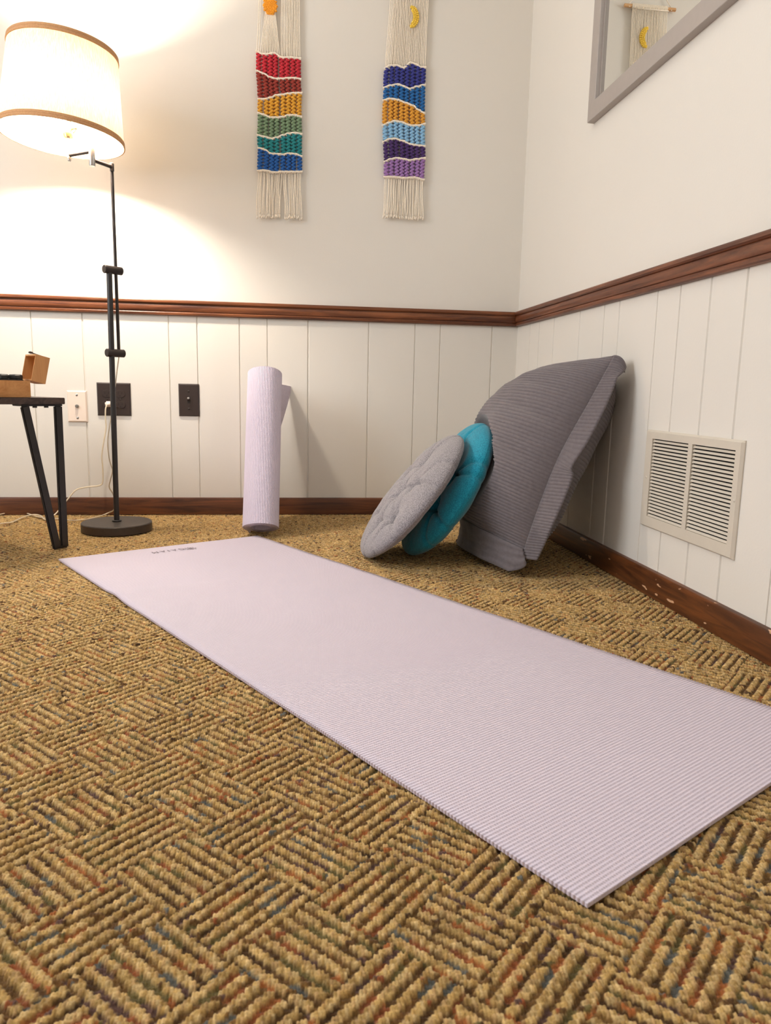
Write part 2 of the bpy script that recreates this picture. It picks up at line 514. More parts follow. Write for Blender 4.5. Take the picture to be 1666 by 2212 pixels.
def carpet(x, y):
    j = np.floor(y / PR); fy = y / PR - j
    off = h1(j, np.full_like(j, 3)) * PL
    i = np.floor((x + off) / PL); fx = (x + off) / PL - i
    xc = (i + 0.5) * PL - off; yc = (j + 0.5) * PR
    r1 = h1(i, j, np.full_like(j, 5)); r2 = h1(i, j, np.full_like(j, 9))
    # the ribs run on smoothly; only a little of the loop grid shows in their edges
    xj = x + (xc - x) * 0.8 + (r1 - 0.5) * 0.0022
    yj = y + (yc - y) * 0.48 + (r2 - 0.5) * 0.0016
    p_ = (xj + yj) / math.sqrt(2) + 1.045; q_ = (yj - xj) / math.sqrt(2) + 0.772
    ip = np.floor(p_ / BLK_A); iq = np.floor(q_ / BLK_B)
    plus = (ip + iq) % 2 == 0
    across = np.where(plus, q_ / BLK_B * 6, p_ / BLK_A * 7)
    along = np.where(plus, p_, q_)
    line = np.floor(across)
    fq = across - line
    dip = np.clip((np.abs(fq - 0.5) - 0.225 + 0.07 * (r1 - 0.5)) / 0.13, 0, 1); dip = dip * dip * (3 - 2 * dip)
    groove = dip > 0.5
    st = ip * 31 + iq
    # colours of the sunken yarn change along each groove
    line2 = np.floor(across + 0.5)
    seg = np.floor(along / 0.020 + h1(st, line2) * 5)
    c1 = h1(seg, line2, st)
    k = np.floor(c1 * len(PAL)).astype(int).clip(0, len(PAL) - 1)
    k2 = np.floor(r2 * len(TAN)).astype(int).clip(0, len(TAN) - 1)
    stray = h1(np.floor(xc / 0.010), j, np.full_like(j, 21)) > 0.93
    colr = PAL[k] * dip[..., None] + TAN[k2] * (1 - dip)[..., None]
    colr = np.where((stray & ~groove)[..., None], PAL[(k + 3) % len(PAL)] * 1.15, colr)
    tuft = h1(np.floor(xc / 0.012), j, np.full_like(j, 31))
    colr = colr * (0.78 + 0.40 * tuft)[..., None] * (0.90 + 0.20 * r1)[..., None]
    z = -0.0031 * dip + (r2 - 0.5) * 0.0016 + (h1(np.floor(xc / 0.011), j) - 0.5) * 0.0008
    dome = 0.5 - 0.5 * np.cos(2 * PI * fy)
    z = z - 0.0014 * (1 - dome) - 0.0011 * (0.5 + 0.5 * np.cos(2 * PI * fx))
    return z - 0.0006, colr

def grid_patch(xs, ys, keep=None):
    X, Y = np.meshgrid(xs, ys)
    Z, Cc = carpet(X, Y)
    ny, nx = X.shape
    idx = np.arange(ny * nx).reshape(ny, nx)
    F = np.stack([idx[:-1, :-1], idx[:-1, 1:], idx[1:, 1:], idx[1:, :-1]], -1).reshape(-1, 4)
    if keep is not None:
        cx = (X[:-1, :-1] + X[1:, 1:]).ravel() / 2; cy = (Y[:-1, :-1] + Y[1:, 1:]).ravel() / 2
        F = F[keep(cx, cy)]
    used = np.unique(F)
    remap = np.full(ny * nx, -1); remap[used] = np.arange(len(used))
    V = np.stack([X.ravel(), Y.ravel(), Z.ravel()], -1)[used]
    return V, remap[F], Cc.reshape(-1, 3)[used]

def under_mat(x, y):
    a = (x - MAT_A[0]) * MAT_U[0] + (y - MAT_A[1]) * MAT_U[1]
    b = (x - MAT_A[0]) * MAT_V[0] + (y - MAT_A[1]) * MAT_V[1]
    return (a > 0.03) & (a < MAT_W - 0.03) & (b > 0.03) & (b < MAT_L - 0.03)

def build_floor():
    parts = []
    NX0, NX1, NY0, NY1 = -1.70, -0.0, -2.56, -1.15
    near = grid_patch(np.arange(NX0, NX1 + 1e-6, PL / 3), np.arange(NY0, NY1 + 1e-6, PR / 4), lambda x, y: ~under_mat(x, y))
    mid = grid_patch(np.append(np.arange(-2.3, 0.0, PL / 1.5), 0.0), np.append(np.arange(NY1 - PR, 0.0, PR / 3), 0.0), lambda x, y: ~under_mat(x, y))
    far = grid_patch(np.append(np.arange(XL, 0.0, 0.0062), 0.0), np.append(np.arange(YR, 0.0, 0.0064), 0.0),
                     lambda x, y: ~(((x > -2.29) & (y > NY1)) | ((x > NX0 + 0.01) & (y > NY0 + 0.01) & (y < NY1 + 0.02))))
    base = 0
    for V, F, Cc in (near, mid, far):
        parts.append((V, F + base, Cc)); base += len(V)
    V = np.vstack([p[0] for p in parts]); F = np.vstack([p[1] for p in parts]); Cc = np.vstack([p[2] for p in parts])
    me = bpy.data.meshes.new('floor')
    me.vertices.add(len(V)); me.vertices.foreach_set('co', V.astype(np.float32).ravel())
    me.loops.add(F.size); me.loops.foreach_set('vertex_index', F.astype(np.int32).ravel())
    me.polygons.add(len(F)); me.polygons.foreach_set('loop_start', np.arange(0, F.size, 4, dtype=np.int32))
    me.polygons.foreach_set('use_smooth', np.ones(len(F), dtype=bool))
    me.update(calc_edges=True)
    at_ = me.attributes.new('yarn', 'FLOAT_COLOR', 'POINT')
    at_.data.foreach_set('color', np.hstack([Cc, np.ones((len(Cc), 1))]).astype(np.float32).ravel())
    m = bpy.data.materials.new('loop_pile_carpet'); m.use_nodes = True
    nt = m.node_tree; b = nt.nodes['Principled BSDF']
    b.inputs['Roughness'].default_value = 0.95
    b.inputs['Specular IOR Level'].default_value = 0.15
    b.inputs['Sheen Weight'].default_value = 0.1
    a = nt.nodes.new('ShaderNodeAttribute'); a.attribute_name = 'yarn'
    tc = nt.nodes.new('ShaderNodeTexCoord')
    n = nt.nodes.new('ShaderNodeTexNoise'); n.inputs['Scale'].default_value = 520; n.inputs['Detail'].default_value = 3
    nt.links.new(tc.outputs['Object'], n.inputs['Vector'])
    mr = nt.nodes.new('ShaderNodeMapRange')
    mr.inputs['From Min'].default_value = 0.3; mr.inputs['From Max'].default_value = 0.7
    mr.inputs['To Min'].default_value = 0.8; mr.inputs['To Max'].default_value = 1.15
    nt.links.new(n.outputs['Fac'], mr.inputs['Value'])
    mx = nt.nodes.new('ShaderNodeVectorMath'); mx.operation = 'SCALE'
    nt.links.new(a.outputs['Color'], mx.inputs[0]); nt.links.new(mr.outputs[0], mx.inputs['Scale'])
    nt.links.new(mx.outputs[0], b.inputs['Base Color'])
    bp = nt.nodes.new('ShaderNodeBump'); bp.inputs['Strength'].default_value = 0.8; bp.inputs['Distance'].default_value = 0.0016
    nt.links.new(n.outputs['Fac'], bp.inputs['Height']); nt.links.new(bp.outputs[0], b.inputs['Normal'])
    me.materials.append(m)
    o = bpy.data.objects.new('floor', me)
    COL.objects.link(o)
    tag(o, kind='structure')
build_floor()

# ------------------------------------------------------------------ flat yoga mat
def build_mat():
    root = thing('yoga_mat', (*(MAT_A + MAT_V * MAT_L / 2 + MAT_U * MAT_W / 2), 0.0), 'pale lilac yoga mat rolled out flat across the carpet', 'yoga mat')
    T = 0.0042
    nu, per = 36, 0.0053
    nv = int(MAT_L / per) * 4
    def bump_z(a, b):
        # the mat does not lie quite flat
        z = 0.0045 * math.exp(-((b - 0.44 - 0.10 * a) / 0.045) ** 2) * (1 - a / 0.75)
        z += 0.0012 * math.exp(-((b - 0.62) / 0.05) ** 2) * (0.4 + a)
        z += 0.0010 * noise.noise(Vector((a * 5, b * 5, 2.0)))
        return max(z, -0.0004)
    v, f, uvs = [], [], []
    for i in range(nv + 1):
        b = MAT_L * i / nv
        sc = 0.0008 * math.cos(2 * PI * b / per)
        for j in range(nu + 1):
            a = MAT_W * j / nu
            ae = a + (-sc if j == 0 else sc if j == nu else 0)
            p = MAT_A + MAT_U * ae + MAT_V * b
            v.append((p[0], p[1], 0.0004 + T + bump_z(a, b) + 0.00042 * math.cos(2 * PI * b / per)))
            uvs.append((ae, b))
    n1 = len(v)
    for i in range(nv):
        for j in range(nu):
            k = i * (nu + 1) + j
            f.append((k, k + nu + 1, k + nu + 2, k + 1))
    # rim and underside
    ring = [j for j in range(nu + 1)] + [i * (nu + 1) + nu for i in range(1, nv + 1)] + [nv * (nu + 1) + j for j in range(nu - 1, -1, -1)] + [i * (nu + 1) for i in range(nv - 1, 0, -1)]
    b0 = len(v)
    for k in ring:
        v.append((v[k][0], v[k][1], v[k][2] - T)); uvs.append(uvs[k])
    m_ = len(ring)
    for k in range(m_):
        f.append((ring[k], ring[(k + 1) % m_], b0 + (k + 1) % m_, b0 + k))
    f.append(tuple(b0 + k for k in range(m_)))
    o = mesh_obj('mat_sheet', v, f, M_VINYL, root, True)
    lay = o.data.uv_layers.new(name='UVMap')
    for lp in o.data.loops: lay.data[lp.index].uv = uvs[lp.vertex_index]
    for p in o.data.polygons[nu * nv:]: p.use_smooth = False
    # printed wordmark and blossom near the far edge, read from the far side
    zt = 0.0004 + T + 0.0019
    cu = bpy.data.curves.new('wordmark', 'FONT'); cu.body = 'GAIAM'; cu.size = 0.026; cu.space_character = 1.5; cu.align_x = 'CENTER'
    to = bpy.data.objects.new('wordmark_tmp', cu); COL.objects.link(to)
    dg = bpy.context.evaluated_depsgraph_get()
    tm = bpy.data.meshes.new_from_object(to.evaluated_get(dg))
    bpy.data.objects.remove(to)
    cen = np.array([-1.2185, -0.6785])
    X, Y = -MAT_U, MAT_V * -1.0
    Y = MAT_V * -1.0
    Y = -MAT_V
    # letters stand with their heads toward the near end
    Y = MAT_V
    w_ = max(v_.co.x for v_ in tm.vertices) - min(v_.co.x for v_ in tm.vertices)
    k = 0.094 / w_
    vs = [(cen[0] + X[0] * c.co.x * k + Y[0] * (c.co.y * k * 1.25 - 0.012), cen[1] + X[1] * c.co.x * k + Y[1] * (c.co.y * k * 1.25 - 0.012), zt) for c in tm.vertices]
    mesh_obj('wordmark', vs, [list(p.vertices) for p in tm.polygons], M_INK, root)
    ec = np.array([-1.1610, -0.6480])
    e = MB()
    for q in range(8):
        an = 2 * PI * q / 8
        c = ec + (X * math.cos(an) + Y * math.sin(an)) * 0.0095
        n = 20
        ring_o, ring_i = [], []
        for t in range(n):
            th = 2 * PI * t / n
            for rr, lst in ((1.0, ring_o), (0.74, ring_i)):
                lx, ly = 0.0085 * math.cos(th) * rr, 0.0045 * math.sin(th) * rr
                d = (X * math.cos(an) + Y * math.sin(an)) * lx + (-X * math.sin(an) + Y * math.cos(an)) * ly
                lst.append((c[0] + d[0], c[1] + d[1], zt + 0.00002 * q))
        e.add(ring_o + ring_i, [(t, (t + 1) % n, n + (t + 1) % n, n + t) for t in range(n)])
    e.build('emblem', M_INK, root, smooth=False)
build_mat()

# ------------------------------------------------------------------ rolled mat leaning by the back wall
def build_roll():
    B = Vector((-0.9632, -0.4297, 0.0266)); T = Vector((-0.9532, -0.1944, 0.5234))
    a = (T - B); L = a.length; a.normalize()
    X = (Vector((1, 0, 0)) - a * a.x).normalized()
    Y = a.cross(X)                                       # toward the wall
    X = -X
    R0, th, turns = 0.0600, 0.0046, 6
    # spiral: angle decreases inward; outer end leaves toward the wall
    pts = []
    a_end = math.radians(40)
    per = 0.0053
    path = []
    ang = a_end
    total = turns * 2 * PI
    s_ = 0.0
    while ang > a_end - total:
        r = R0 - th * (a_end - ang) / (2 * PI)
        path.append((ang, r, s_))
        ds = per / 4 if (a_end - ang) < 2 * PI * 1.1 else per
        ang -= ds / r; s_ += ds
    tail_n, tail_l = 24, 0.2125
    nz = 18
    v, f, uvs = [], [], []
    rows = []
    d_t = (X * -math.sin(a_end) + Y * math.cos(a_end))
    p_t = (X * math.cos(a_end) + Y * math.sin(a_end))
    ncol = len(path) + tail_n
    for side in (0, 1):
        for iz in range(nz + 1):
            h = L * iz / nz
            t_ = iz / nz
            open_ = 1.0
            for i in range(ncol):
                if i < tail_n:                            # the loose end
                    l = tail_l * (1 - i / tail_n)
                    an = a_end + l / R0
                    wrap = (X * math.cos(an) + Y * math.sin(an)) * (R0 + 0.0005)
                    q_ = max(0.0, (t_ - 0.45) / 0.55) ** 0.85
                    dd = (X * -0.12 + Y * 0.99).lerp(d_t, q_).normalized()
                    strt = p_t * (R0 + 0.0002) + dd * l + a * (0.05 * l / tail_l * q_)
                    p = wrap.lerp(strt, open_)
                    nrm = (X * math.cos(an) + Y * math.sin(an)).lerp(p_t, open_).normalized()
                    s_ = -l
                else:
                    an, r, s_ = path[i - tail_n]
                    nrm = X * math.cos(an) + Y * math.sin(an)
                    p = nrm * r
                rib = 0.00045 * math.cos(2 * PI * s_ / per)
                q = B + a * h + p + nrm * ((rib) if side == 0 else (-0.0034 + rib))
                v.append(q); uvs.append((h, s_))
    nv1 = (nz + 1) * ncol
    for iz in range(nz):
        for i in range(ncol - 1):
            k = iz * ncol + i
            f.append((k, k + 1, k + ncol + 1, k + ncol))
            f.append((nv1 + k, nv1 + k + ncol, nv1 + k + ncol + 1, nv1 + k + 1))
    for i in range(ncol - 1):
        f.append((i, nv1 + i, nv1 + i + 1, i + 1))
        k = nz * ncol + i
        f.append((k, k + 1, nv1 + k + 1, nv1 + k))
    for iz in range(nz):
        for i in (0, ncol - 1):
            k = iz * ncol + i
            f.append((k, k + ncol, nv1 + k + ncol, nv1 + k) if i == 0 else (k, nv1 + k, nv1 + k + ncol, k + ncol))
    o = mesh_obj('rolled_yoga_mat', v, f, M_VINYL2, None, True, loc=(-0.9632, -0.38, 0))
    lay = o.data.uv_layers.new(name='UVMap')
    for lp in o.data.loops: lay.data[lp.index].uv = uvs[lp.vertex_index]
    bm = bmesh.new(); bm.from_mesh(o.data)
    bmesh.ops.recalc_face_normals(bm, faces=bm.faces[:])
    for e_ in bm.edges: e_.smooth = not (len(e_.link_faces) == 2 and e_.calc_face_angle(0) > 1.0)
    bm.to_mesh(o.data); bm.free()
    tag(o, 'lilac yoga mat rolled up and leaning upright against the back wall', 'yoga mat')
build_roll()

# ------------------------------------------------------------------ round tufted cushions
def build_cushion(c, az, el, a, b, tufts, folds, m, label, seed, back=0.03, press=None):
    n = Vector((math.cos(el) * math.cos(az), math.cos(el) * math.sin(az), math.sin(el)))
    e1 = n.cross(Vector((0, 0, 1))).normalized()
    e2 = e1.cross(n).normalized()
    if e2.z < 0: e2 = -e2
    c = Vector(c)
    NR, NT = 56, 220
    ZS = lambda p: noise.noise(Vector((p[0] * 14, p[1] * 14, seed)))
    def seg_d(px, py, A, Bq):
        ax, ay = A; bx, by = Bq
        dx, dy = bx - ax, by - ay
        t = max(0, min(1, ((px - ax) * dx + (py - ay) * dy) / (dx * dx + dy * dy)))
        return math.hypot(px - ax - dx * t, py - ay - dy * t), t
    creases = []
    for i, A in enumerate(tufts):
        ds = sorted(range(len(tufts)), key=lambda k: math.hypot(tufts[k][0] - A[0], tufts[k][1] - A[1]))[1:4]
        for k in ds:
            if k > i or i not in sorted(range(len(tufts)), key=lambda q: math.hypot(tufts[q][0] - tufts[k][0], tufts[q][1] - tufts[k][1]))[1:4]:
                creases.append((A, tufts[k], 0.0120, 0.0058))
    for (A, ang, ln) in folds:
        creases.append((A, (A[0] + math.cos(ang) * ln, A[1] + math.sin(ang) * ln), 0.0135, 0.0056))
    def height(x, y, rr):
        h = b * max(0.0, 1 - rr ** 3.4) ** 0.5
        for (tx, ty) in tufts:
            d = math.hypot(x - tx, y - ty)
            h -= 0.033 * math.exp(-(d / 0.0135) ** 1.4) + 0.010 * math.exp(-(d / 0.034) ** 2)
        for (A, Bq, dep, sg) in creases:
            d, t = seg_d(x, y, A, Bq)
            wv = d + 0.003 * noise.noise(Vector((x * 30, y * 30, seed + 3)))
            h -= dep * math.exp(-(wv / sg) ** 2) * (1 - 0.7 * t if (A, Bq, dep, sg) in fold_set else 1 - 0.55 * math.sin(PI * t)) * min(1, (1 - rr) * 9 + 0.25)
        h += 0.004 * ZS((x, y)) * (1 - rr ** 6)
        h += 0.0016 * noise.noise(Vector((x * 60, y * 60, seed + 9)))* (1 - rr ** 6)
        return max(h, 0.12 * b * max(0.0, 1 - rr ** 3.4) ** 0.5)
    fold_set = set(cr for cr in creases if abs(cr[2] - 0.0135) < 1e-6)
    v, f = [], []
    for side in (1, -1):
        for i in range(NR + 1):
            rr = math.sin((i / NR) * PI / 2)
            for j in range(NT):
                th = 2 * PI * j / NT
                ra = a * (1 + 0.012 * noise.noise(Vector((math.cos(th) * 2.2, math.sin(th) * 2.2, seed + 5))))
                ra *= 1 + 0.055 * math.exp(-(((th - 2 * PI if th > PI else th) + 1.30) / 0.55) ** 2)     # slumps toward the floor
                for (A, ang, ln) in folds:
                    dth = (th - math.atan2(A[1] + math.sin(ang) * ln, A[0] + math.cos(ang) * ln) + PI) % (2 * PI) - PI
                    ra -= 0.006 * math.exp(-(dth / 0.035) ** 2)
                x, y = ra * rr * math.cos(th), ra * rr * math.sin(th)
                h = height(x, y, rr) if side > 0 else -back * max(0.0, 1 - rr ** 3.4) ** 0.5 + 0.006 * ZS((x + 3, y)) * (1 - rr ** 6)
                if i == NR: h = 0.0; x *= 0.993; y *= 0.993      # sunk seam
                # the weight rests on the lower rim: it flattens a little
                low = max(0, -y / a - 0.72)
                p = c + e1 * x + e2 * (y + 0.10 * low * a * 0.35) + n * h
                if press is not None:                      # flattened by the cushion lying on it
                    pc, pn, pr, pb = press
                    d = p - Vector(pc); hh = d.dot(pn); rad = (d - pn * hh).length
                    lim = -pb * max(0.0, 1 - min(1, rad / pr) ** 3.4) ** 0.5 - 0.009 + max(0.0, rad - pr) * 3.0
                    if hh > lim: p = p - pn * (hh - lim)
                    if p.z < 0.0012:                      # slides along the upper cushion instead of into it
                        p.x += (0.0012 - p.z) * pn.z / max(0.3, -pn.x)
                p.z = max(p.z, 0.0012)
                v.append(p)
    K = (NR + 1) * NT
    for i in range(NR):
        for j in range(NT):
            j2 = (j + 1) % NT
            f.append((i * NT + j, (i + 1) * NT + j, (i + 1) * NT + j2, i * NT + j2))
            f.append((K + i * NT + j, K + i * NT + j2, K + (i + 1) * NT + j2, K + (i + 1) * NT + j))
    root = thing('round_cushion', (c.x - 0.1, c.y, 0), label, 'cushion', None)
    o = mesh_obj('cushion_cover', v, f, m, root, True)
    bm = bmesh.new(); bm.from_mesh(o.data)
    bmesh.ops.remove_doubles(bm, verts=bm.verts[:], dist=1e-6)
    bmesh.ops.recalc_face_normals(bm, faces=bm.faces[:])
    bm.to_mesh(o.data); bm.free()
    s = MB()
    ring = []
    for j in range(NT + 1):
        p = Vector(v[NR * NT + j % NT])
        ring.append(p + (p - c).normalized() * 0.0006)
    s.tube(ring, 0.0011, n=5, cap=False)
    s.build('seam', m, root)
    return n
GA, GB = 0.216, 0.045
G_C = (-0.5238, -0.7700, 0.1815)
G_N = build_cushion(G_C, math.radians(179), math.radians(37.9), GA, GB,
              [(-0.009, -0.012), (0.0, 0.092), (-0.090, 0.030), (-0.118, -0.075), (0.092, 0.035), (0.070, -0.085), (-0.020, -0.120)],
              [((0.0, 0.092), math.radians(100), 0.09), ((-0.09, 0.03), math.radians(165), 0.13), ((-0.118, -0.075), math.radians(205), 0.07), ((-0.118, -0.075), math.radians(285), 0.09),
               ((-0.09, 0.03), math.radians(120), 0.10), ((0.092, 0.035), math.radians(30), 0.09), ((0.07, -0.085), math.radians(310), 0.08), ((-0.02, -0.12), math.radians(262), 0.07),
               ((0.0, 0.092), math.radians(60), 0.08)],
              M_GRAY, 'grey round tufted cushion in front, leaning on the teal cushion', 1.3)
T_C = np.array([-0.4165, -0.7260, 0.1985])
T_AZ, T_EL = math.radians(182), math.radians(29.8)
build_cushion(T_C, T_AZ, T_EL, 0.217, 0.045,
              [(-0.010, 0.0), (-0.02, 0.095), (-0.105, 0.030), (-0.105, -0.060), (0.085, 0.04), (0.08, -0.07), (-0.02, -0.11)],
              [((-0.105, 0.030), math.radians(160), 0.09), ((-0.105, 0.030), math.radians(135), 0.10), ((-0.105, -0.06), math.radians(200), 0.09), ((-0.02, 0.095), math.radians(95), 0.10), ((-0.105, -0.06), math.radians(250), 0.10)],
              M_TEAL, 'teal round tufted cushion between the grey round cushion and the big pillow', 4.1, 0.045, (G_C, G_N, GA * 1.075, 0.032))

# ------------------------------------------------------------------ big corduroy pillow
def build_pillow():
    root = thing('floor_pillow', (-0.25, -0.8, 0), 'large grey corduroy pillow propped in the corner against the right wall', 'pillow')
    seam_near = catmull([(-0.2700, -1.000, 0.050), (-0.2360, -1.003, 0.172), (-0.1835, -1.000, 0.318), (-0.1060, -1.000, 0.470), (-0.0500, -0.996, 0.578)], 12)
    seam_far = catmull([(-0.3000, -0.48, 0.035), (-0.2500, -0.46, 0.17), (-0.1900, -0.45, 0.30), (-0.1150, -0.45, 0.42), (-0.0500, -0.46, 0.515)], 12)
    def curve(cv, t):
        x = t * (len(cv) - 1); i = min(int(x), len(cv) - 2)
        return cv[i].lerp(cv[i + 1], x - i)
    NU, NRIB = 90, 66
    NV = NRIB * 6
    nT = Vector((math.cos(T_EL) * math.cos(T_AZ), math.cos(T_EL) * math.sin(T_AZ), math.sin(T_EL)))
    tc = Vector(T_C)
    N0 = Vector((-0.915, -0.06, 0.40)).normalized()
    def point(uu, vv, side):
        A, Bq = curve(seam_near, vv), curve(seam_far, vv)
        p = A.lerp(Bq, uu)
        ev = (1 - abs(2 * vv - 1) ** 2.6) ** 0.62
        if side > 0:
            eu = max(0.0, 1 - abs(2 * uu ** 0.92 - 1) ** 2.2) ** 0.72
            t = 0.168 * eu * ev * (0.93 + 0.16 * (1 - vv))
            wr = 0.010 * noise.noise(Vector((uu * 3.2, vv * 5.5, 1.7))) + 0.0055 * noise.noise(Vector((uu * 6 + vv * 5, vv * 13 - uu * 4, 6.2)))
            # slanting pull folds near the seam
            for (v0, sl, dep, sg) in ((0.60, -0.16, 0.010, 0.016), (0.43, -0.20, 0.008, 0.014), (0.74, -0.05, 0.007, 0.02), (0.30, -0.16, 0.006, 0.014), (0.90, 0.06, 0.006, 0.018)):
                dv = vv - (v0 - sl * uu)
                wr -= dep * math.exp(-(dv / sg) ** 2) * math.exp(-((uu - 0.22) / 0.22) ** 2)
            t += wr * eu ** 0.5 * ev ** 0.5
        else:
            eu = max(0.0, 1 - abs(2 * uu - 1) ** 2.8) ** 0.5
            t = -(0.150 * eu * ev) + 0.008 * noise.noise(Vector((uu * 4, vv * 7, 9.0))) * eu * ev
        return p + N0 * t, eu * ev
    v, f = [], []
    for side in (1, -1):
        for i in range(NV + 1):
            vv = i / NV
            rib = 0.0038 * (abs(math.sin(PI * i / 6)) ** 0.6 - 0.6)
            for j in range(NU + 1):
                uu = j / NU
                p, e = point(uu, vv, side)
                p = p + N0 * (side * rib * min(1, e * 6 + 0.3))
                if side > 0:                               # dented where the teal cushion presses
                    d = p - tc
                    h = d.dot(nT)
                    rad = (d - nT * h).length
                    lim = -0.045 * max(0.0, 1 - min(1, rad / 0.233) ** 3.4) ** 0.5 - 0.009 + max(0.0, rad - 0.226) * 2.5
                    if h > lim: p = p - nT * (h - lim)
                    if p.z < 0.004: p.x += (0.004 - p.z) * nT.z / -nT.x
                p.x = min(p.x, -0.006)
                if p.z < 0.07: p.x = min(p.x, -0.020)
                p.z = max(p.z, 0.004)
                v.append(p)
    K = (NV + 1) * (NU + 1)
    for i in range(NV):
        for j in range(NU):
            k = i * (NU + 1) + j
            f.append((k, k + 1, k + NU + 2, k + NU + 1))
            f.append((K + k, K + k + NU + 1, K + k + NU + 2, K + k + 1))
    o = mesh_obj('pillow_body', v, f, M_CORD_GREY, root, True)
    bm = bmesh.new(); bm.from_mesh(o.data)
    bmesh.ops.remove_doubles(bm, verts=bm.verts[:], dist=2e-4)
    bmesh.ops.recalc_face_normals(bm, faces=bm.faces[:])
    bm.to_mesh(o.data); bm.free()
    # flanges: a flat hem around the seam
    def flange(name, pts_in, dirs, wid, nseg, thick=0.0045, ribs=True):
        va, fa = [], []
        m_ = len(pts_in)
        for side in (0, 1):
            for i, p in enumerate(pts_in):
                for k in range(nseg + 1):
                    t = k / nseg
                    d = dirs(i / (m_ - 1), t)
                    q = p + d * (wid(i / (m_ - 1)) * t)
                    nn = Vector((-0.6, -0.75, 0.25)).normalized()
                    rb = 0.0022 * (abs(math.sin(PI * i / 6)) ** 0.6 - 0.6) * (1 if side == 0 else -1) if ribs else 0.0060 * abs(math.sin(PI * (t * 8.5 + 0.8 * noise.noise(Vector((i * 0.012, t * 1.5, 2.2)))))) ** 0.7 + 0.004 * noise.noise(Vector((i * 0.02, t * 2.0, 5.2)))
                    q = q + nn * ((thick / 2 if side == 0 else -thick / 2) + rb)
                    q.z = max(q.z, 0.002); q.x = min(q.x, -0.004)
                    va.append(q)
        K2 = m_ * (nseg + 1)
        for i in range(m_ - 1):
            for k in range(nseg):
                q = i * (nseg + 1) + k
                fa.append((q, q + 1, q + nseg + 2, q + nseg + 1))
                fa.append((K2 + q, K2 + q + nseg + 1, K2 + q + nseg + 2, K2 + q + 1))
            q = i * (nseg + 1) + nseg
            fa.append((q, K2 + q, K2 + q + nseg + 1, q + nseg + 1))
            q = i * (nseg + 1)
            fa.append((q, q + nseg + 1, K2 + q + nseg + 1, K2 + q))
        MB().add(va, fa).build(name, M_CORD_GREY, root, True)
    near_pts = [curve(seam_near, i / NV) for i in range(NV + 1)]
    def ndir(t, k):
        wob = 0.35 * noise.noise(Vector((t * 5.0, 0.4, 3.1)))
        fold = math.exp(-((t - 0.50) / 0.05) ** 2)
        d = Vector((0.56 - 0.25 * fold, -0.80 + wob * 0.5, 0.02 + 0.20 * wob - 0.35 * fold))
        d = d.lerp(Vector((0.55, -0.25, -0.55)), max(0, (t - 0.86) / 0.14) * k)
        return d.normalized()
    flange('side_flange', near_pts, ndir, lambda t: 0.068 * (0.62 + 0.38 * math.sin(PI * min(1, t * 1.05 + 0.08)) - 0.16 * math.exp(-((t - 0.50) / 0.06) ** 2)), 8)
    low_pts = [Vector(point(j / NV, 0.050, 1)[0]) + N0 * 0.003 for j in range(NV + 1)]
    flange('bottom_flange', low_pts, lambda t, k: Vector((0.12 - 0.25 * k * t, -0.06 - 0.46 * (1 - t) ** 2, -0.85)).normalized(), lambda t: 0.088 * min(1.0, 0.45 + 0.55 * (t / 0.10) ** 0.5) if t < 0.10 else 0.088, 12, ribs=False)
    top_pts = [Vector(point(j / NV, 0.992, 1)[0]) for j in range(NV + 1)]
    flange('top_flange', top_pts, lambda t, k: Vector((0.55, -0.10 + 0.1 * t, 0.05 - 0.75 * k)).normalized(), lambda t: 0.050, 8)
build_pillow()

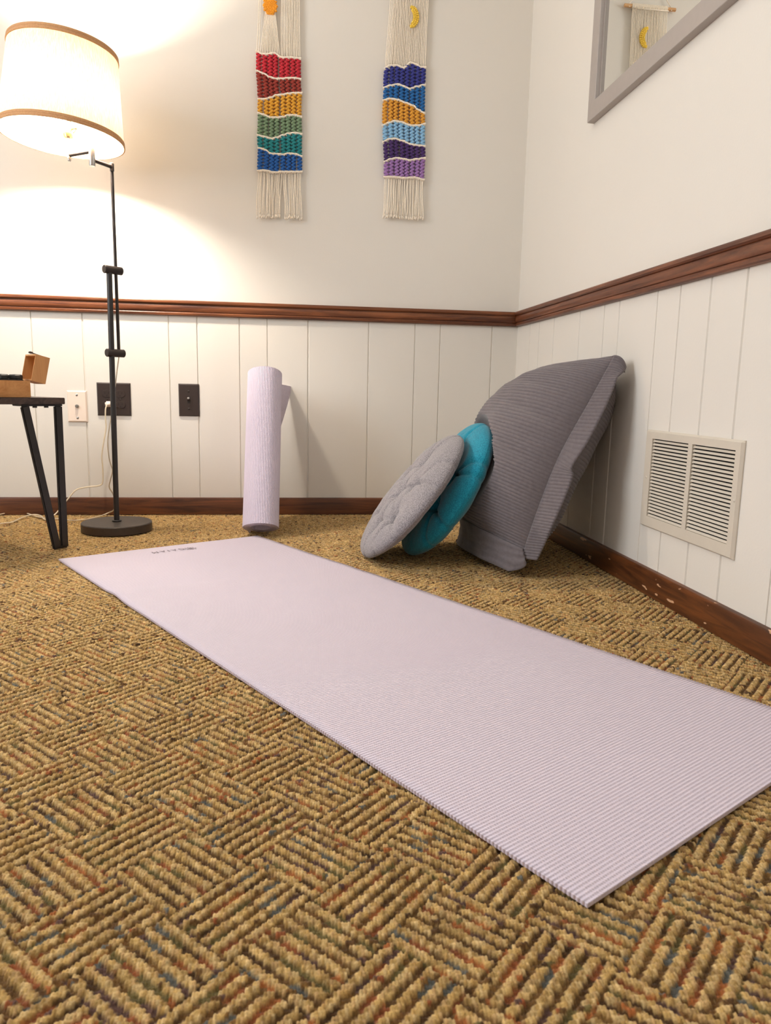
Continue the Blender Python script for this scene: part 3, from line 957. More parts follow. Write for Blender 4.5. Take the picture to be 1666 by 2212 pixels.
# ------------------------------------------------------------------ floor lamp
def build_lamp():
    bx, by = -1.4383, -0.3232
    root = thing('floor_lamp', (bx, by, 0), 'dark bronze swing arm floor lamp with lit cream drum shade', 'lamp')
    MB().lathe([(0.0, 0.0), (0.1095, 0.0), (0.1118, 0.002), (0.1118, 0.0262), (0.1095, 0.0288), (0.03, 0.0296), (0.0, 0.0296)], (bx, by, 0.0), n=72).build('base', M_BRONZE_TOP, root, auto=0.6)
    MB().lathe([(0.0, 0.029), (0.0145, 0.029), (0.0155, 0.031), (0.0155, 0.0335), (0.014, 0.035), (0.0, 0.035)], (bx, by, 0), n=32).build('collar', M_BLACK, root, auto=0.6)
    top = Vector((bx + 0.0065, by, 0.842))
    MB().tube([(bx, by, 0.03), top], 0.0087, n=24).build('pole', M_BLACK, root, auto=0.6)
    ax = Vector((0.736, 0.677, 0.0))
    off = ax * 0.0252
    def on_pole(z): return Vector((bx + 0.0065 * (z / 0.842), by, z))
    zt, zb = 0.832, 0.576
    t0 = on_pole(zb) + off; t1 = Vector((-1.4147, -0.3130, 1.150))
    elbow_z = 1.137
    sl = MB().tube([t0 + Vector((0, 0, -0.008)), t1], 0.0051, n=18)
    sl.build('sliding_rod', M_BRONZE, root, auto=0.6)
    for z in (zt, zb):
        c = on_pole(z) + off * 0.5
        MB().lathe([(0, -0.0305), (0.0115, -0.0305), (0.0127, -0.0292), (0.0127, 0.0292), (0.0115, 0.0305), (0, 0.0305)], c, axis=ax, n=32).build('clamp', M_BRONZE, root, auto=0.6)
    E = Vector((-1.4130, -0.3190, 1.137)); J = Vector((-1.4556, -0.3841, 1.137))
    J2 = Vector((-1.4556, -0.3860, 1.160)); Kp = Vector((-1.5345, -0.3305, 1.160))
    MB().lathe([(0, -0.012), (0.0062, -0.012), (0.0065, -0.010), (0.0065, 0.009), (0.0055, 0.011), (0.003, 0.013), (0, 0.0135)], E, n=20).build('elbow', M_BRONZE, root, auto=0.6)
    a1 = MB().tube([E, J], 0.0056, n=16).build('swing_arm', M_BRONZE, root, auto=0.6)
    MB().lathe([(0, -0.018), (0.0082, -0.018), (0.0088, -0.0165), (0.0088, 0.0075), (0.0084, 0.008), (0.0084, 0.0085), (0.0088, 0.009), (0.0088, 0.038), (0.008, 0.0395), (0, 0.0395)], (J.x, J.y, 1.1375), n=24).build('swivel_joint', M_STEEL, root, auto=0.6)
    MB().tube([J2, Kp], 0.0050, n=16).build('swing_arm', M_BRONZE, root, auto=0.6)
    MB().lathe([(0, -0.017), (0.0035, -0.017), (0.0052, -0.014), (0.0052, -0.010), (0.0066, -0.009), (0.0066, 0.011), (0.005, 0.012), (0.0044, 0.050), (0.0044, 0.052)], Kp, n=20).build('stem', M_STEEL, root, auto=0.6)
    sc = Kp + Vector((0, 0, 0.050))
    MB().lathe([(0.004, 0.0), (0.0135, 0.001), (0.0150, 0.008), (0.0165, 0.016), (0.0150, 0.020), (0.0145, 0.044), (0.0, 0.044)], sc, n=28).build('socket', M_BRASS, root, auto=0.6)
    sw = MB().tube([sc + Vector((0.012, -0.006, 0.024)), sc + Vector((0.026, -0.014, 0.024))], 0.0022, n=10)
    sw.lathe([(0, -0.001), (0.004, 0.0), (0.004, 0.006), (0, 0.007)], sc + Vector((0.026, -0.014, 0.024)), axis=(0.87, -0.5, 0), n=14)
    sw.build('switch_knob', M_BRASS, root, auto=0.6)
    # bulb
    bulb = MB().lathe([(0.0001, 0.0), (0.012, 0.0), (0.014, 0.010), (0.023, 0.026), (0.0335, 0.046), (0.0365, 0.064), (0.032, 0.083), (0.020, 0.095), (0.0001, 0.100)], sc + Vector((0, 0, 0.044)), n=20)
    bulb.build('bulb', M_BULB, root)
    # harp and spider
    n = Vector((0.0562, 0.030, 1.0)).normalized()
    c = Vector((-1.5527, -0.3301, 1.2057))
    RB, RT, H = 0.1778, 0.1523, 0.2562
    hp = []
    for s_ in (-1, 1):
        hp = [sc + Vector((0.012 * s_, 0, 0.010)), sc + Vector((0.040 * s_, 0, 0.05)), sc + Vector((0.044 * s_, 0, 0.10)), sc + Vector((0.026 * s_, 0, 0.165)), c + n * (H - 0.012)]
        MB().tube(catmull(hp, 6), 0.0018, n=8).build('harp', M_BRASS, root)
    X = Vector((1, 0, -n.x)).normalized(); Y = n.cross(X)
    sp = MB()
    for q in range(3):
        d = X * math.cos(q * 2 * PI / 3 + 0.4) + Y * math.sin(q * 2 * PI / 3 + 0.4)
        sp.tube([c + n * (H - 0.012), c + n * (H - 0.010) + d * 0.10, c + n * (H - 0.004) + d * (RT - 0.002)], 0.0016, n=8)
    sp.lathe([(0, -0.002), (0.011, -0.002), (0.011, 0.002), (0, 0.002)], c + n * (H - 0.012), axis=n, n=20)
    sp.build('spider', M_BRASS, root)
    MB().lathe([(0, 0), (0.006, 0.001), (0.007, 0.008), (0.004, 0.016), (0, 0.018)], c + n * (H - 0.010), axis=n, n=16).build('finial', M_BRASS, root)
    sh = MB().lathe([(RB, 0.0), (RT, H)], c, axis=n, n=128).build('lamp_shade', M_SHADE, root)
    for nm, h0, h1_ in (('b', 0.0, 0.0175), ('t', H - 0.0165, H)):
        r0 = RB + (RT - RB) * h0 / H; r1 = RB + (RT - RB) * h1_ / H
        MB().lathe([(r0 + 0.0004, h0 - 0.0008), (r0 + 0.0022, h0), (r0 + 0.0024, h0 + 0.004), ((r0 + r1) / 2 + 0.0024, (h0 + h1_) / 2 - 0.0005), ((r0 + r1) / 2 + 0.0019, (h0 + h1_) / 2), ((r0 + r1) / 2 + 0.0024, (h0 + h1_) / 2 + 0.0005), (r1 + 0.0024, h1_ - 0.002), (r1 + 0.0008, h1_), (r1 - 0.0012, h1_ - 0.001), (r0 - 0.0012, h0)], c, axis=n, n=128, close=True).build('shade_trim', M_TRIM, sh, auto=0.9)
    # cord: from the rod down behind the pole, over the floor, out to the left and back up to the outlet
    P3 = [Vector(t0) + Vector((0, 0, -0.01)), Vector(at(253, 800, 1, -0.300)), Vector(at(247, 850, 1, -0.285)), Vector(at(240, 900, 1, -0.280)), Vector(at(233, 950, 1, -0.270)), Vector(at(236, 990, 1, -0.262)),
          Vector(at(243, 1015, 1, -0.250)), Vector(at(239, 1035, 1, -0.235)), Vector(at(236, 1052, 1, -0.220)), Vector(at(244, 1066, 1, -0.200)), Vector(at(250, 1085, 1, -0.190)), Vector(at(246, 1101, 1, -0.185)),
          Vector(at(236, 1107, 2, 0.012)), Vector(at(215, 1115, 2, 0.0035)), Vector(at(185, 1122, 2, 0.0035)), Vector(at(155, 1124, 2, 0.0035)), Vector(at(120, 1120, 2, 0.0035)), Vector(at(85, 1117, 2, 0.0035)),
          Vector(at(55, 1108, 2, 0.004)), Vector(at(30, 1106.5, 2, 0.004)), Vector(at(5, 1110, 2, 0.004)), Vector(at(-30, 1118, 2, 0.0035)), Vector(at(-60, 1128, 2, 0.0035)), Vector(at(-40, 1136, 2, 0.0035)),
          Vector(at(0, 1131, 2, 0.0035)), Vector(at(25, 1128, 2, 0.0035)), Vector(at(50, 1117, 2, 0.005)), Vector(at(72, 1111.5, 2, 0.008)), Vector(at(88, 1114, 2, 0.006)), Vector(at(98, 1122, 2, 0.004)),
          Vector(at(112, 1116, 2, 0.004)), Vector(at(122, 1108, 1, -0.060)), Vector(at(135, 1092, 1, -0.056)), Vector(at(150, 1074, 1, -0.052)), Vector(at(165, 1058, 1, -0.050)), Vector(at(188, 1052, 1, -0.046)), Vector(at(214, 1049, 1, -0.042)),
          Vector(at(222, 1040, 1, -0.040)), Vector(at(222, 1010, 1, -0.038)), Vector(at(220, 985, 1, -0.036)), Vector(at(224, 955, 1, -0.036)), Vector(at(229, 925, 1, -0.036)), Vector(at(228, 905, 1, -0.037)), Vector(at(228, 885, 1, -0.036)), Vector(at(231, 874, 1, -0.034))]
    cd_ = MB().tube(catmull(P3, 8), 0.0031, n=10, ry=0.6).build('power_cord', M_CORD, root)
    pc = at(235, 873, 1, -0.022)
    MB().box((pc[0], -0.019, pc[2]), (0.024, 0.024, 0.020), bev=0.004).build('plug', M_PLATE_WHITE, cd_)
build_lamp()

# ------------------------------------------------------------------ side table with the box
PHI = math.radians(45)
TE = Vector((math.cos(PHI), math.sin(PHI), 0)); TD = Vector((-math.sin(PHI), math.cos(PHI), 0))
ZT = 0.4370
def build_table():
    cr = Vector(at(140.5, 864, 1, -0.607)); cr.z = 0
    LW, DW, TH = 0.80, 0.50, 0.0180
    root = thing('side_table', cr - TE * (LW / 2) + TD * (DW / 2), 'low side table with dark wood top and black metal V legs', 'table')
    mid = cr - TE * (LW / 2) + TD * (DW / 2)
    MB().box(mid + Vector((0, 0, ZT - TH / 2)), (LW, DW, TH), X=TE, Y=TD, bev=0.0012).build('tabletop', M_TABLE, root, auto=0.4)
    base = Vector((-1.5270, -0.5930, 0.0))
    ins = (base - cr).dot(TD)
    for (sx, sy) in ((1, 1), (-1, 1), (1, -1), (-1, -1)):
        o = (cr + TE * -((cr - base).dot(TE)) + TD * ins) if (sx, sy) == (1, 1) else None
        def P_(e, d, z):
            # e: distance in from the short edge, d: in from the long edge
            pe = e if sx > 0 else LW - e
            pd = d if sy > 0 else DW - d
            return cr - TE * pe + TD * pd + Vector((0, 0, z))
        e0 = (cr - base).dot(TE)
        lg = MB()
        W_, D_ = 0.0235, 0.012
        zt = ZT - TH - 0.004
        def bar(p, q):
            t = (q - p).normalized()
            side = TD
            nn = t.cross(side).normalized()
            lg.box((p + q) / 2, (W_ , D_, (q - p).length), X=nn, Y=side, Z=t, bev=0.0035)
        bar(P_(e0 + 0.004, ins, 0.0), P_(e0 + 0.002, ins, zt))
        bar(P_(e0 + 0.026, ins, 0.0), P_(e0 + 0.098, ins, zt))
        lg.box(P_(e0 + 0.015, ins, 0.006), (0.040, D_, 0.012), X=TE, Y=TD, bev=0.004)
        o = lg.build('leg', M_BLACK, root, auto=0.5)
        pl_ = MB()
        pl_.box(P_(e0 + 0.050, ins + 0.02 * (1), ZT - TH - 0.003), (0.118, 0.055, 0.006), X=TE, Y=TD, bev=0.0015)
        for k in (0.035, 0.068):
            pl_.lathe([(0, -0.0055), (0.006, -0.0055), (0.006, 0), (0, 0)], P_(e0 + k, ins + 0.002, ZT - TH - 0.005), n=12)
        pl_.build('mounting_plate', M_BLACK, o, auto=0.5)
build_table()

def build_box():
    ph = math.radians(42)
    X = Vector((math.cos(ph), math.sin(ph), 0)); Y = Vector((-math.sin(ph), math.cos(ph), 0)); Z = Vector((0, 0, 1))
    fr = Vector(at(66.5, 845, 1, -0.665)); fr.z = ZT           # front right lower corner of the body
    LB, DB, HB, TW = 0.150, 0.064, 0.0455, 0.005
    root = thing('wooden_box', fr - X * LB / 2 + Y * DB / 2, 'small light wood box with its lid open on the side table', 'box')
    b = MB()
    def bx(x0, x1, y0, y1, z0, z1):
        c = fr + X * ((x0 + x1) / 2) + Y * ((y0 + y1) / 2) + Z * ((z0 + z1) / 2)
        b.box(c, (x1 - x0, y1 - y0, z1 - z0), X=X, Y=Y, Z=Z, bev=0.0006)
    bx(-LB, 0, 0, TW, 0.0005, HB); bx(-LB, 0, DB - TW, DB, 0.0005, HB); bx(-LB, -LB + TW, TW, DB - TW, 0.0005, HB); bx(-TW, 0, TW, DB - TW, 0.0005, HB); bx(-LB + TW, -TW, TW, DB - TW, 0.0005, 0.005)
    b.build('box_body', M_BOX, root, auto=0.5)
    t = MB()
    t.box(fr - X * (LB / 2 + 0.004) + Y * DB / 2 + Z * (HB + 0.0005), (LB - 0.022, DB - 0.012, 0.006), X=X, Y=Y, bev=0.001)
    t.build('lining_tray', M_STONE, root, auto=0.5)
    # the lid stands open on the right end
    an = math.radians(13)
    U = (Z * math.cos(an) + X * math.sin(an)); Wd = (X * math.cos(an) - Z * math.sin(an))
    h0 = fr + Z * (HB + 0.0005) + X * 0.003
    HL, TL = 0.074, 0.040
    l = MB()
    def lb(u0, u1, w0, w1, y0, y1):
        c = h0 + U * ((u0 + u1) / 2) + Wd * ((w0 + w1) / 2) + Y * ((y0 + y1) / 2)
        l.box(c, (w1 - w0, y1 - y0, u1 - u0), X=Wd, Y=Y, Z=U, bev=0.0005)
    w_ = 0.0028
    lb(0, HL, 0, TL, 0, w_); lb(0, HL, 0, TL, DB - w_, DB); lb(0, w_ * 1.6, 0, TL, w_, DB - w_); lb(HL - w_ * 1.6, HL, 0, TL, w_, DB - w_); lb(w_, HL - w_, TL - w_, TL, w_, DB - w_)
    lid = l.build('lid', M_BOX_Z, root, auto=0.5)
    k = MB()
    kc = h0 + U * (HL + 0.003) + Y * (DB * 0.45)
    k.box(kc + Wd * 0.014, (0.036, 0.009, 0.0022), X=(Wd * 0.99 - U * 0.05).normalized(), Y=Y, Z=U, bev=0.0006)
    k.box(kc - Wd * 0.002 + U * 0.001, (0.008, 0.012, 0.005), X=Wd, Y=Y, Z=U, bev=0.001)
    k.build('clasp', M_BRONZE, lid, auto=0.5)
    for i, (dx, lab) in enumerate(((-0.0255, 'black faceted lump in the open wooden box, next to its lid'), (-0.062, 'black faceted lump in the open wooden box, cut by the left photo edge'))):
        c = fr + X * dx + Y * (DB * 0.46) + Z * (HB + 0.0036)
        s = MB()
        prof = [(0.0001, 0.0), (0.0165, 0.0), (0.0180, 0.002), (0.0180, 0.0095), (0.0150, 0.0125), (0.0001, 0.0135)]
        s.lathe(prof, c, n=9)
        o = s.build('black_stone', M_STONE, None, loc=tuple(c), auto=0.3)
        tag(o, lab, 'stone', 'black lumps in the wooden box')
build_box()

# ------------------------------------------------------------------ wall plates
def plate(mb, c, w_, h_, d=0.0065, ch=0.004):
    """bevelled face plate on the back wall, centre (x, z)"""
    x0, x1, z0, z1 = c[0] - w_ / 2, c[0] + w_ / 2, c[1] - h_ / 2, c[1] + h_ / 2
    v = [(x0, -0.0003, z0), (x1, -0.0003, z0), (x1, -0.0003, z1), (x0, -0.0003, z1), (x0, -0.002, z0), (x1, -0.002, z0), (x1, -0.002, z1), (x0, -0.002, z1),
         (x0 + ch, -d, z0 + ch), (x1 - ch, -d, z0 + ch), (x1 - ch, -d, z1 - ch), (x0 + ch, -d, z1 - ch)]
    f = [(0, 1, 5, 4), (1, 2, 6, 5), (2, 3, 7, 6), (3, 0, 4, 7), (4, 5, 9, 8), (5, 6, 10, 9), (6, 7, 11, 10), (7, 4, 8, 11), (8, 9, 10, 11), (3, 2, 1, 0)]
    mb.add(v, f)
def screw(parent, x, z, m, r=0.0034, y=-0.0065, slot=True):
    MB().lathe([(0, 0.0016), (r * 0.7, 0.0014), (r, 0.0005), (r, 0)], (x, y, z), axis=(0, -1, 0), n=16).build('screw', m, parent, auto=0.8)
def build_coax():
    c = (-1.6312, 0.3951); root = thing('cable_outlet', (c[0], 0, c[1]), 'white wall plate with a coax jack, left of the dark outlet', 'wall plate')
    mb = MB(); plate(mb, c, 0.0680, 0.1120); mb.build('face_plate', M_PLATE_WHITE, root, False)
    for dz in (0.041, -0.041): screw(root, c[0] + 0.0005, c[1] + dz, M_STEEL, 0.0042)
    MB().lathe([(0, 0.013), (0.0018, 0.013), (0.0018, 0.010), (0.0046, 0.010), (0.0046, 0.003), (0.0062, 0.003), (0.0062, 0), (0, 0)], (c[0], -0.0065, c[1] + 0.001), axis=(0, -1, 0), n=18).build('coax_jack', M_STEEL, root, auto=0.6)
build_coax()
def build_outlet():
    x0, x1, z0, z1 = -1.5615, -1.4435, 0.3640, 0.4824
    c = ((x0 + x1) / 2, (z0 + z1) / 2)
    root = thing('power_outlet', (c[0], 0, c[1]), 'dark brown double wall outlet behind the lamp pole', 'outlet')
    mb = MB(); plate(mb, c, x1 - x0, z1 - z0); mb.build('face_plate', M_PLATE_DARK, root, False)
    for dx in (-0.0232, 0.0232):
        for dz in (0.0195, -0.0195):
            r_ = MB()
            n = 28; pts = []
            for k in range(n):
                q = 2 * PI * k / n
                pts.append((max(-0.0172, min(0.0172, 0.0185 * math.cos(q))), 0.0140 * math.sin(q)))
            v = [(c[0] + dx + p[0], -0.0062, c[1] + dz + p[1]) for p in pts] + [(c[0] + dx + p[0] * 0.95, -0.0082, c[1] + dz + p[1] * 0.95) for p in pts]
            r_.add(v, [(k, (k + 1) % n, n + (k + 1) % n, n + k) for k in range(n)] + [tuple(n + k for k in range(n))])
            ro = r_.build('receptacle', M_PLATE_DARK, root, auto=0.5)
            sl = MB()
            for sx, hh in ((-0.0062, 0.0085), (0.0062, 0.0070)): sl.box((c[0] + dx + sx, -0.0083, c[1] + dz + 0.003), (0.0020, 0.0006, hh))
            sl.lathe([(0, 0.0004), (0.0026, 0.0004), (0.0026, 0), (0, 0)], (c[0] + dx, -0.0082, c[1] + dz - 0.0072), axis=(0, -1, 0), n=14)
            sl.build('slots', M_SLOT, ro, False)
        screw(root, c[0] + dx, c[1], M_BRONZE, 0.003)
build_outlet()
def build_switch():
    A = at(386, 829, 1, 0); Bq = at(432, 899, 1, 0)
    c = ((A[0] + Bq[0]) / 2 - 0.001, (A[2] + Bq[2]) / 2); w_ = 0.0735; h_ = 0.1180
    root = thing('light_switch', (c[0], 0, c[1]), 'dark brown toggle switch plate, right of the outlet', 'switch')
    mb = MB(); plate(mb, c, w_, h_); mb.build('face_plate', M_PLATE_DARK, root, False)
    for dz in (0.032, -0.032): screw(root, c[0], c[1] + dz, M_BRONZE, 0.0036)
    MB().box((c[0], -0.0068, c[1]), (0.0105, 0.001, 0.0245)).build('toggle_slot', M_SLOT, root, False)
    MB().box((c[0], -0.0125, c[1] + 0.0035), (0.0078, 0.015, 0.010), Y=(0, 0.80, -0.60), Z=(0, 0.60, 0.80), bev=0.0015).build('toggle', M_PLATE_DARK, root, auto=0.5)
build_switch()

# ------------------------------------------------------------------ air return grille on the right wall
def build_vent():
    y0, y1, z0, z1 = -1.5080, -1.1155, 0.1605, 0.3968
    root = thing('air_vent', (0, (y0 + y1) / 2, (z0 + z1) / 2), 'beige metal return air grille low on the right wall', 'vent')
    D = 0.0085
    wins = [(-1.3130, -1.1495, 0.1885, 0.3765), (-1.4880, -1.3295, 0.1885, 0.3765)]
    fr = MB()
    ys = [y0, y0 + 0.004, wins[1][0], wins[1][1], wins[0][0], wins[0][1], y1 - 0.004, y1]
    zs = [z0, z0 + 0.004, 0.1885, 0.3765, z1 - 0.004, z1]
    v, f = [], []
    def depth(i, j): return -0.0030 if i in (0, len(ys) - 1) or j in (0, len(zs) - 1) else -D
    for j, z in enumerate(zs):
        for i, y in enumerate(ys): v.append((depth(i, j), y, z))
    n = len(ys)
    for j in range(len(zs) - 1):
        for i in range(n - 1):
            if j == 2 and i in (2, 4): continue
            k = j * n + i
            f.append((k, k + 1, k + n + 1, k + n))
    ring = [i for i in range(n)] + [j * n + n - 1 for j in range(1, len(zs))] + [(len(zs) - 1) * n + i for i in range(n - 2, -1, -1)] + [j * n for j in range(len(zs) - 2, 0, -1)]
    b = len(v)
    for k in ring: v.append((-0.0003, v[k][1], v[k][2]))
    for k in range(len(ring)): f.append((ring[k], ring[(k + 1) % len(ring)], b + (k + 1) % len(ring), b + k))
    for (a0, a1, c0, c1) in wins:                           # returns of the openings
        b = len(v)
        v += [(-D, a0, c0), (-D, a1, c0), (-D, a1, c1), (-D, a0, c1), (-0.001, a0, c0), (-0.001, a1, c0), (-0.001, a1, c1), (-0.001, a0, c1)]
        f += [(b, b + 1, b + 5, b + 4), (b + 1, b + 2, b + 6, b + 5), (b + 2, b + 3, b + 7, b + 6), (b + 3, b, b + 4, b + 7)]
    fr.add(v, f)
    fr.build('face_frame', M_VENT, root, False)
    bk = MB()
    for (a0, a1, c0, c1) in wins: bk.box((-0.0008, (a0 + a1) / 2, (c0 + c1) / 2), (0.0008, a1 - a0 - 0.0002, c1 - c0 - 0.0002))
    bk.build('duct_shade_plate', M_DARK, root, False)  # dark plates over solid wall; the shade inside the duct is their colour
    for (a0, a1, c0, c1) in wins:
        lv = MB()
        N = 23
        p = (c1 - c0) / N
        for k in range(N):
            zc = c0 + p * (k + 0.36)
            lv.box((-0.0050, (a0 + a1) / 2, zc), (0.0058, a1 - a0 - 0.0012, 0.0010), X=(0.62, 0, 0.78), Z=(-0.78, 0, 0.62), bev=0.0003)
        lv.build('louvers', M_VENT, root, auto=0.5)
    for (y, z) in ((-1.1340, 0.2826), (-1.4990, 0.2787)):
        MB().lathe([(0, 0.0018), (0.0022, 0.0017), (0.0036, 0.0006), (0.0036, 0)], (-D, y, z), axis=(-1, 0, 0), n=16).build('screw', M_VENT, root, auto=0.8)
build_vent()

# ------------------------------------------------------------------ mirror
def build_mirror():
    y1, z0 = -0.6385, 1.2480                               # far lower corner
    yl, zh = 0.95, 0.78
    y0, z1 = y1 - yl, z0 + zh
    root = thing('wall_mirror', (0, (y0 + y1) / 2, (z0 + z1) / 2), 'large rectangular mirror with grey frame on the right wall', 'mirror')
    FW, FD = 0.0478, 0.021
    fr = MB()
    prof = [(0.0, -0.0004), (0.0, -FD + 0.001), (0.001, -FD), (FW - 0.001, -FD), (FW, -FD + 0.001), (FW, -0.0085), (FW + 0.006, -0.0085), (FW + 0.006, -0.0004)]
    cor = [(y1, z0, -1, 1), (y0, z0, 1, 1), (y0, z1, 1, -1), (y1, z1, -1, -1)]
    v, f = [], []
    m_ = len(prof)
    for (y, z, sy, sz) in cor:
        for (q, d) in prof: v.append((d, y + sy * q, z + sz * q))
    for k in range(4):
        for j in range(m_):
            f.append((k * m_ + j, k * m_ + (j + 1) % m_, ((k + 1) % 4) * m_ + (j + 1) % m_, ((k + 1) % 4) * m_ + j))
    fr.add(v, f)
    fr.build('frame', M_MIRFRAME, root, False)
    MB().box((-0.0062, (y0 + y1) / 2, (z0 + z1) / 2), (0.004, yl - 2 * FW - 0.002, zh - 2 * FW - 0.002)).build('mirror_glass', M_MIRROR, root, False)
build_mirror()

# ------------------------------------------------------------------ macrame wall hangings
H1 = [[(-0.9836, 1.6195), (-0.9623, 1.612), (-0.9428, 1.6134), (-0.9233, 1.6185), (-0.8959, 1.606), (-0.8645, 1.6083), (-0.8291, 1.6072)], [(-0.984, 1.5577), (-0.9587, 1.5504), (-0.9392, 1.5408), (-0.9196, 1.5367), (-0.8961, 1.5383), (-0.8724, 1.5418), (-0.8487, 1.5435), (-0.829, 1.5412)], [(-0.9788, 1.4682), (-0.9592, 1.4677), (-0.9317, 1.4751), (-0.9159, 1.4835), (-0.8922, 1.487), (-0.8724, 1.492), (-0.8487, 1.4955), (-0.8249, 1.4971)], [(-0.9792, 1.4219), (-0.9595, 1.4176), (-0.9359, 1.4099), (-0.9121, 1.4114), (-0.8923, 1.4145), (-0.8725, 1.4214), (-0.8486, 1.423), (-0.8267, 1.4188)], [(-0.9816, 1.3491), (-0.956, 1.3451), (-0.9322, 1.3409), (-0.9123, 1.3459), (-0.8924, 1.3546), (-0.8725, 1.3615), (-0.8486, 1.3648), (-0.8245, 1.3626)], [(-0.98, 1.3079), (-0.9562, 1.3037), (-0.9364, 1.2916), (-0.9125, 1.2912), (-0.8925, 1.2904), (-0.8725, 1.2954), (-0.8485, 1.2949), (-0.8244, 1.2887)], [(-0.9825, 1.2322), (-0.9526, 1.2338), (-0.9247, 1.2297), (-0.8926, 1.2334), (-0.8645, 1.235), (-0.8242, 1.2372)]]
H2 = [[(-0.5367, 1.597), (-0.5166, 1.6078), (-0.4922, 1.6095), (-0.4675, 1.6039), (-0.4435, 1.6224), (-0.4228, 1.6183), (-0.4062, 1.6101), (-0.3877, 1.6115)], [(-0.5395, 1.5334), (-0.5152, 1.5426), (-0.4867, 1.5483), (-0.4619, 1.5425), (-0.4453, 1.5361), (-0.4208, 1.5453), (-0.388, 1.554)], [(-0.5407, 1.492), (-0.5142, 1.4994), (-0.4854, 1.4976), (-0.4606, 1.4898), (-0.4315, 1.4822), (-0.4104, 1.4684), (-0.3872, 1.4585)], [(-0.541, 1.4087), (-0.5166, 1.4197), (-0.4961, 1.4267), (-0.4713, 1.4245), (-0.4505, 1.4182), (-0.4379, 1.4152), (-0.4089, 1.417), (-0.3841, 1.4243)], [(-0.5378, 1.3535), (-0.5154, 1.3644), (-0.4948, 1.3676), (-0.4656, 1.3617), (-0.4362, 1.3519), (-0.407, 1.3498), (-0.3819, 1.3494)], [(-0.5323, 1.2865), (-0.5098, 1.2974), (-0.485, 1.3027), (-0.4558, 1.3005), (-0.439, 1.2976), (-0.414, 1.303), (-0.3806, 1.3088)], [(-0.5313, 1.2361), (-0.496, 1.2381), (-0.4541, 1.2365), (-0.4207, 1.2403), (-0.3826, 1.2345)]]
YW = -0.0125
def interp(row, x):
    if x <= row[0][0]: return row[0][1]
    for (a, b) in zip(row, row[1:]):
        if x <= b[0]:
            t = (x - a[0]) / (b[0] - a[0]); t = t * t * (3 - 2 * t)
            return a[1] + (b[1] - a[1]) * t
    return row[-1][1]
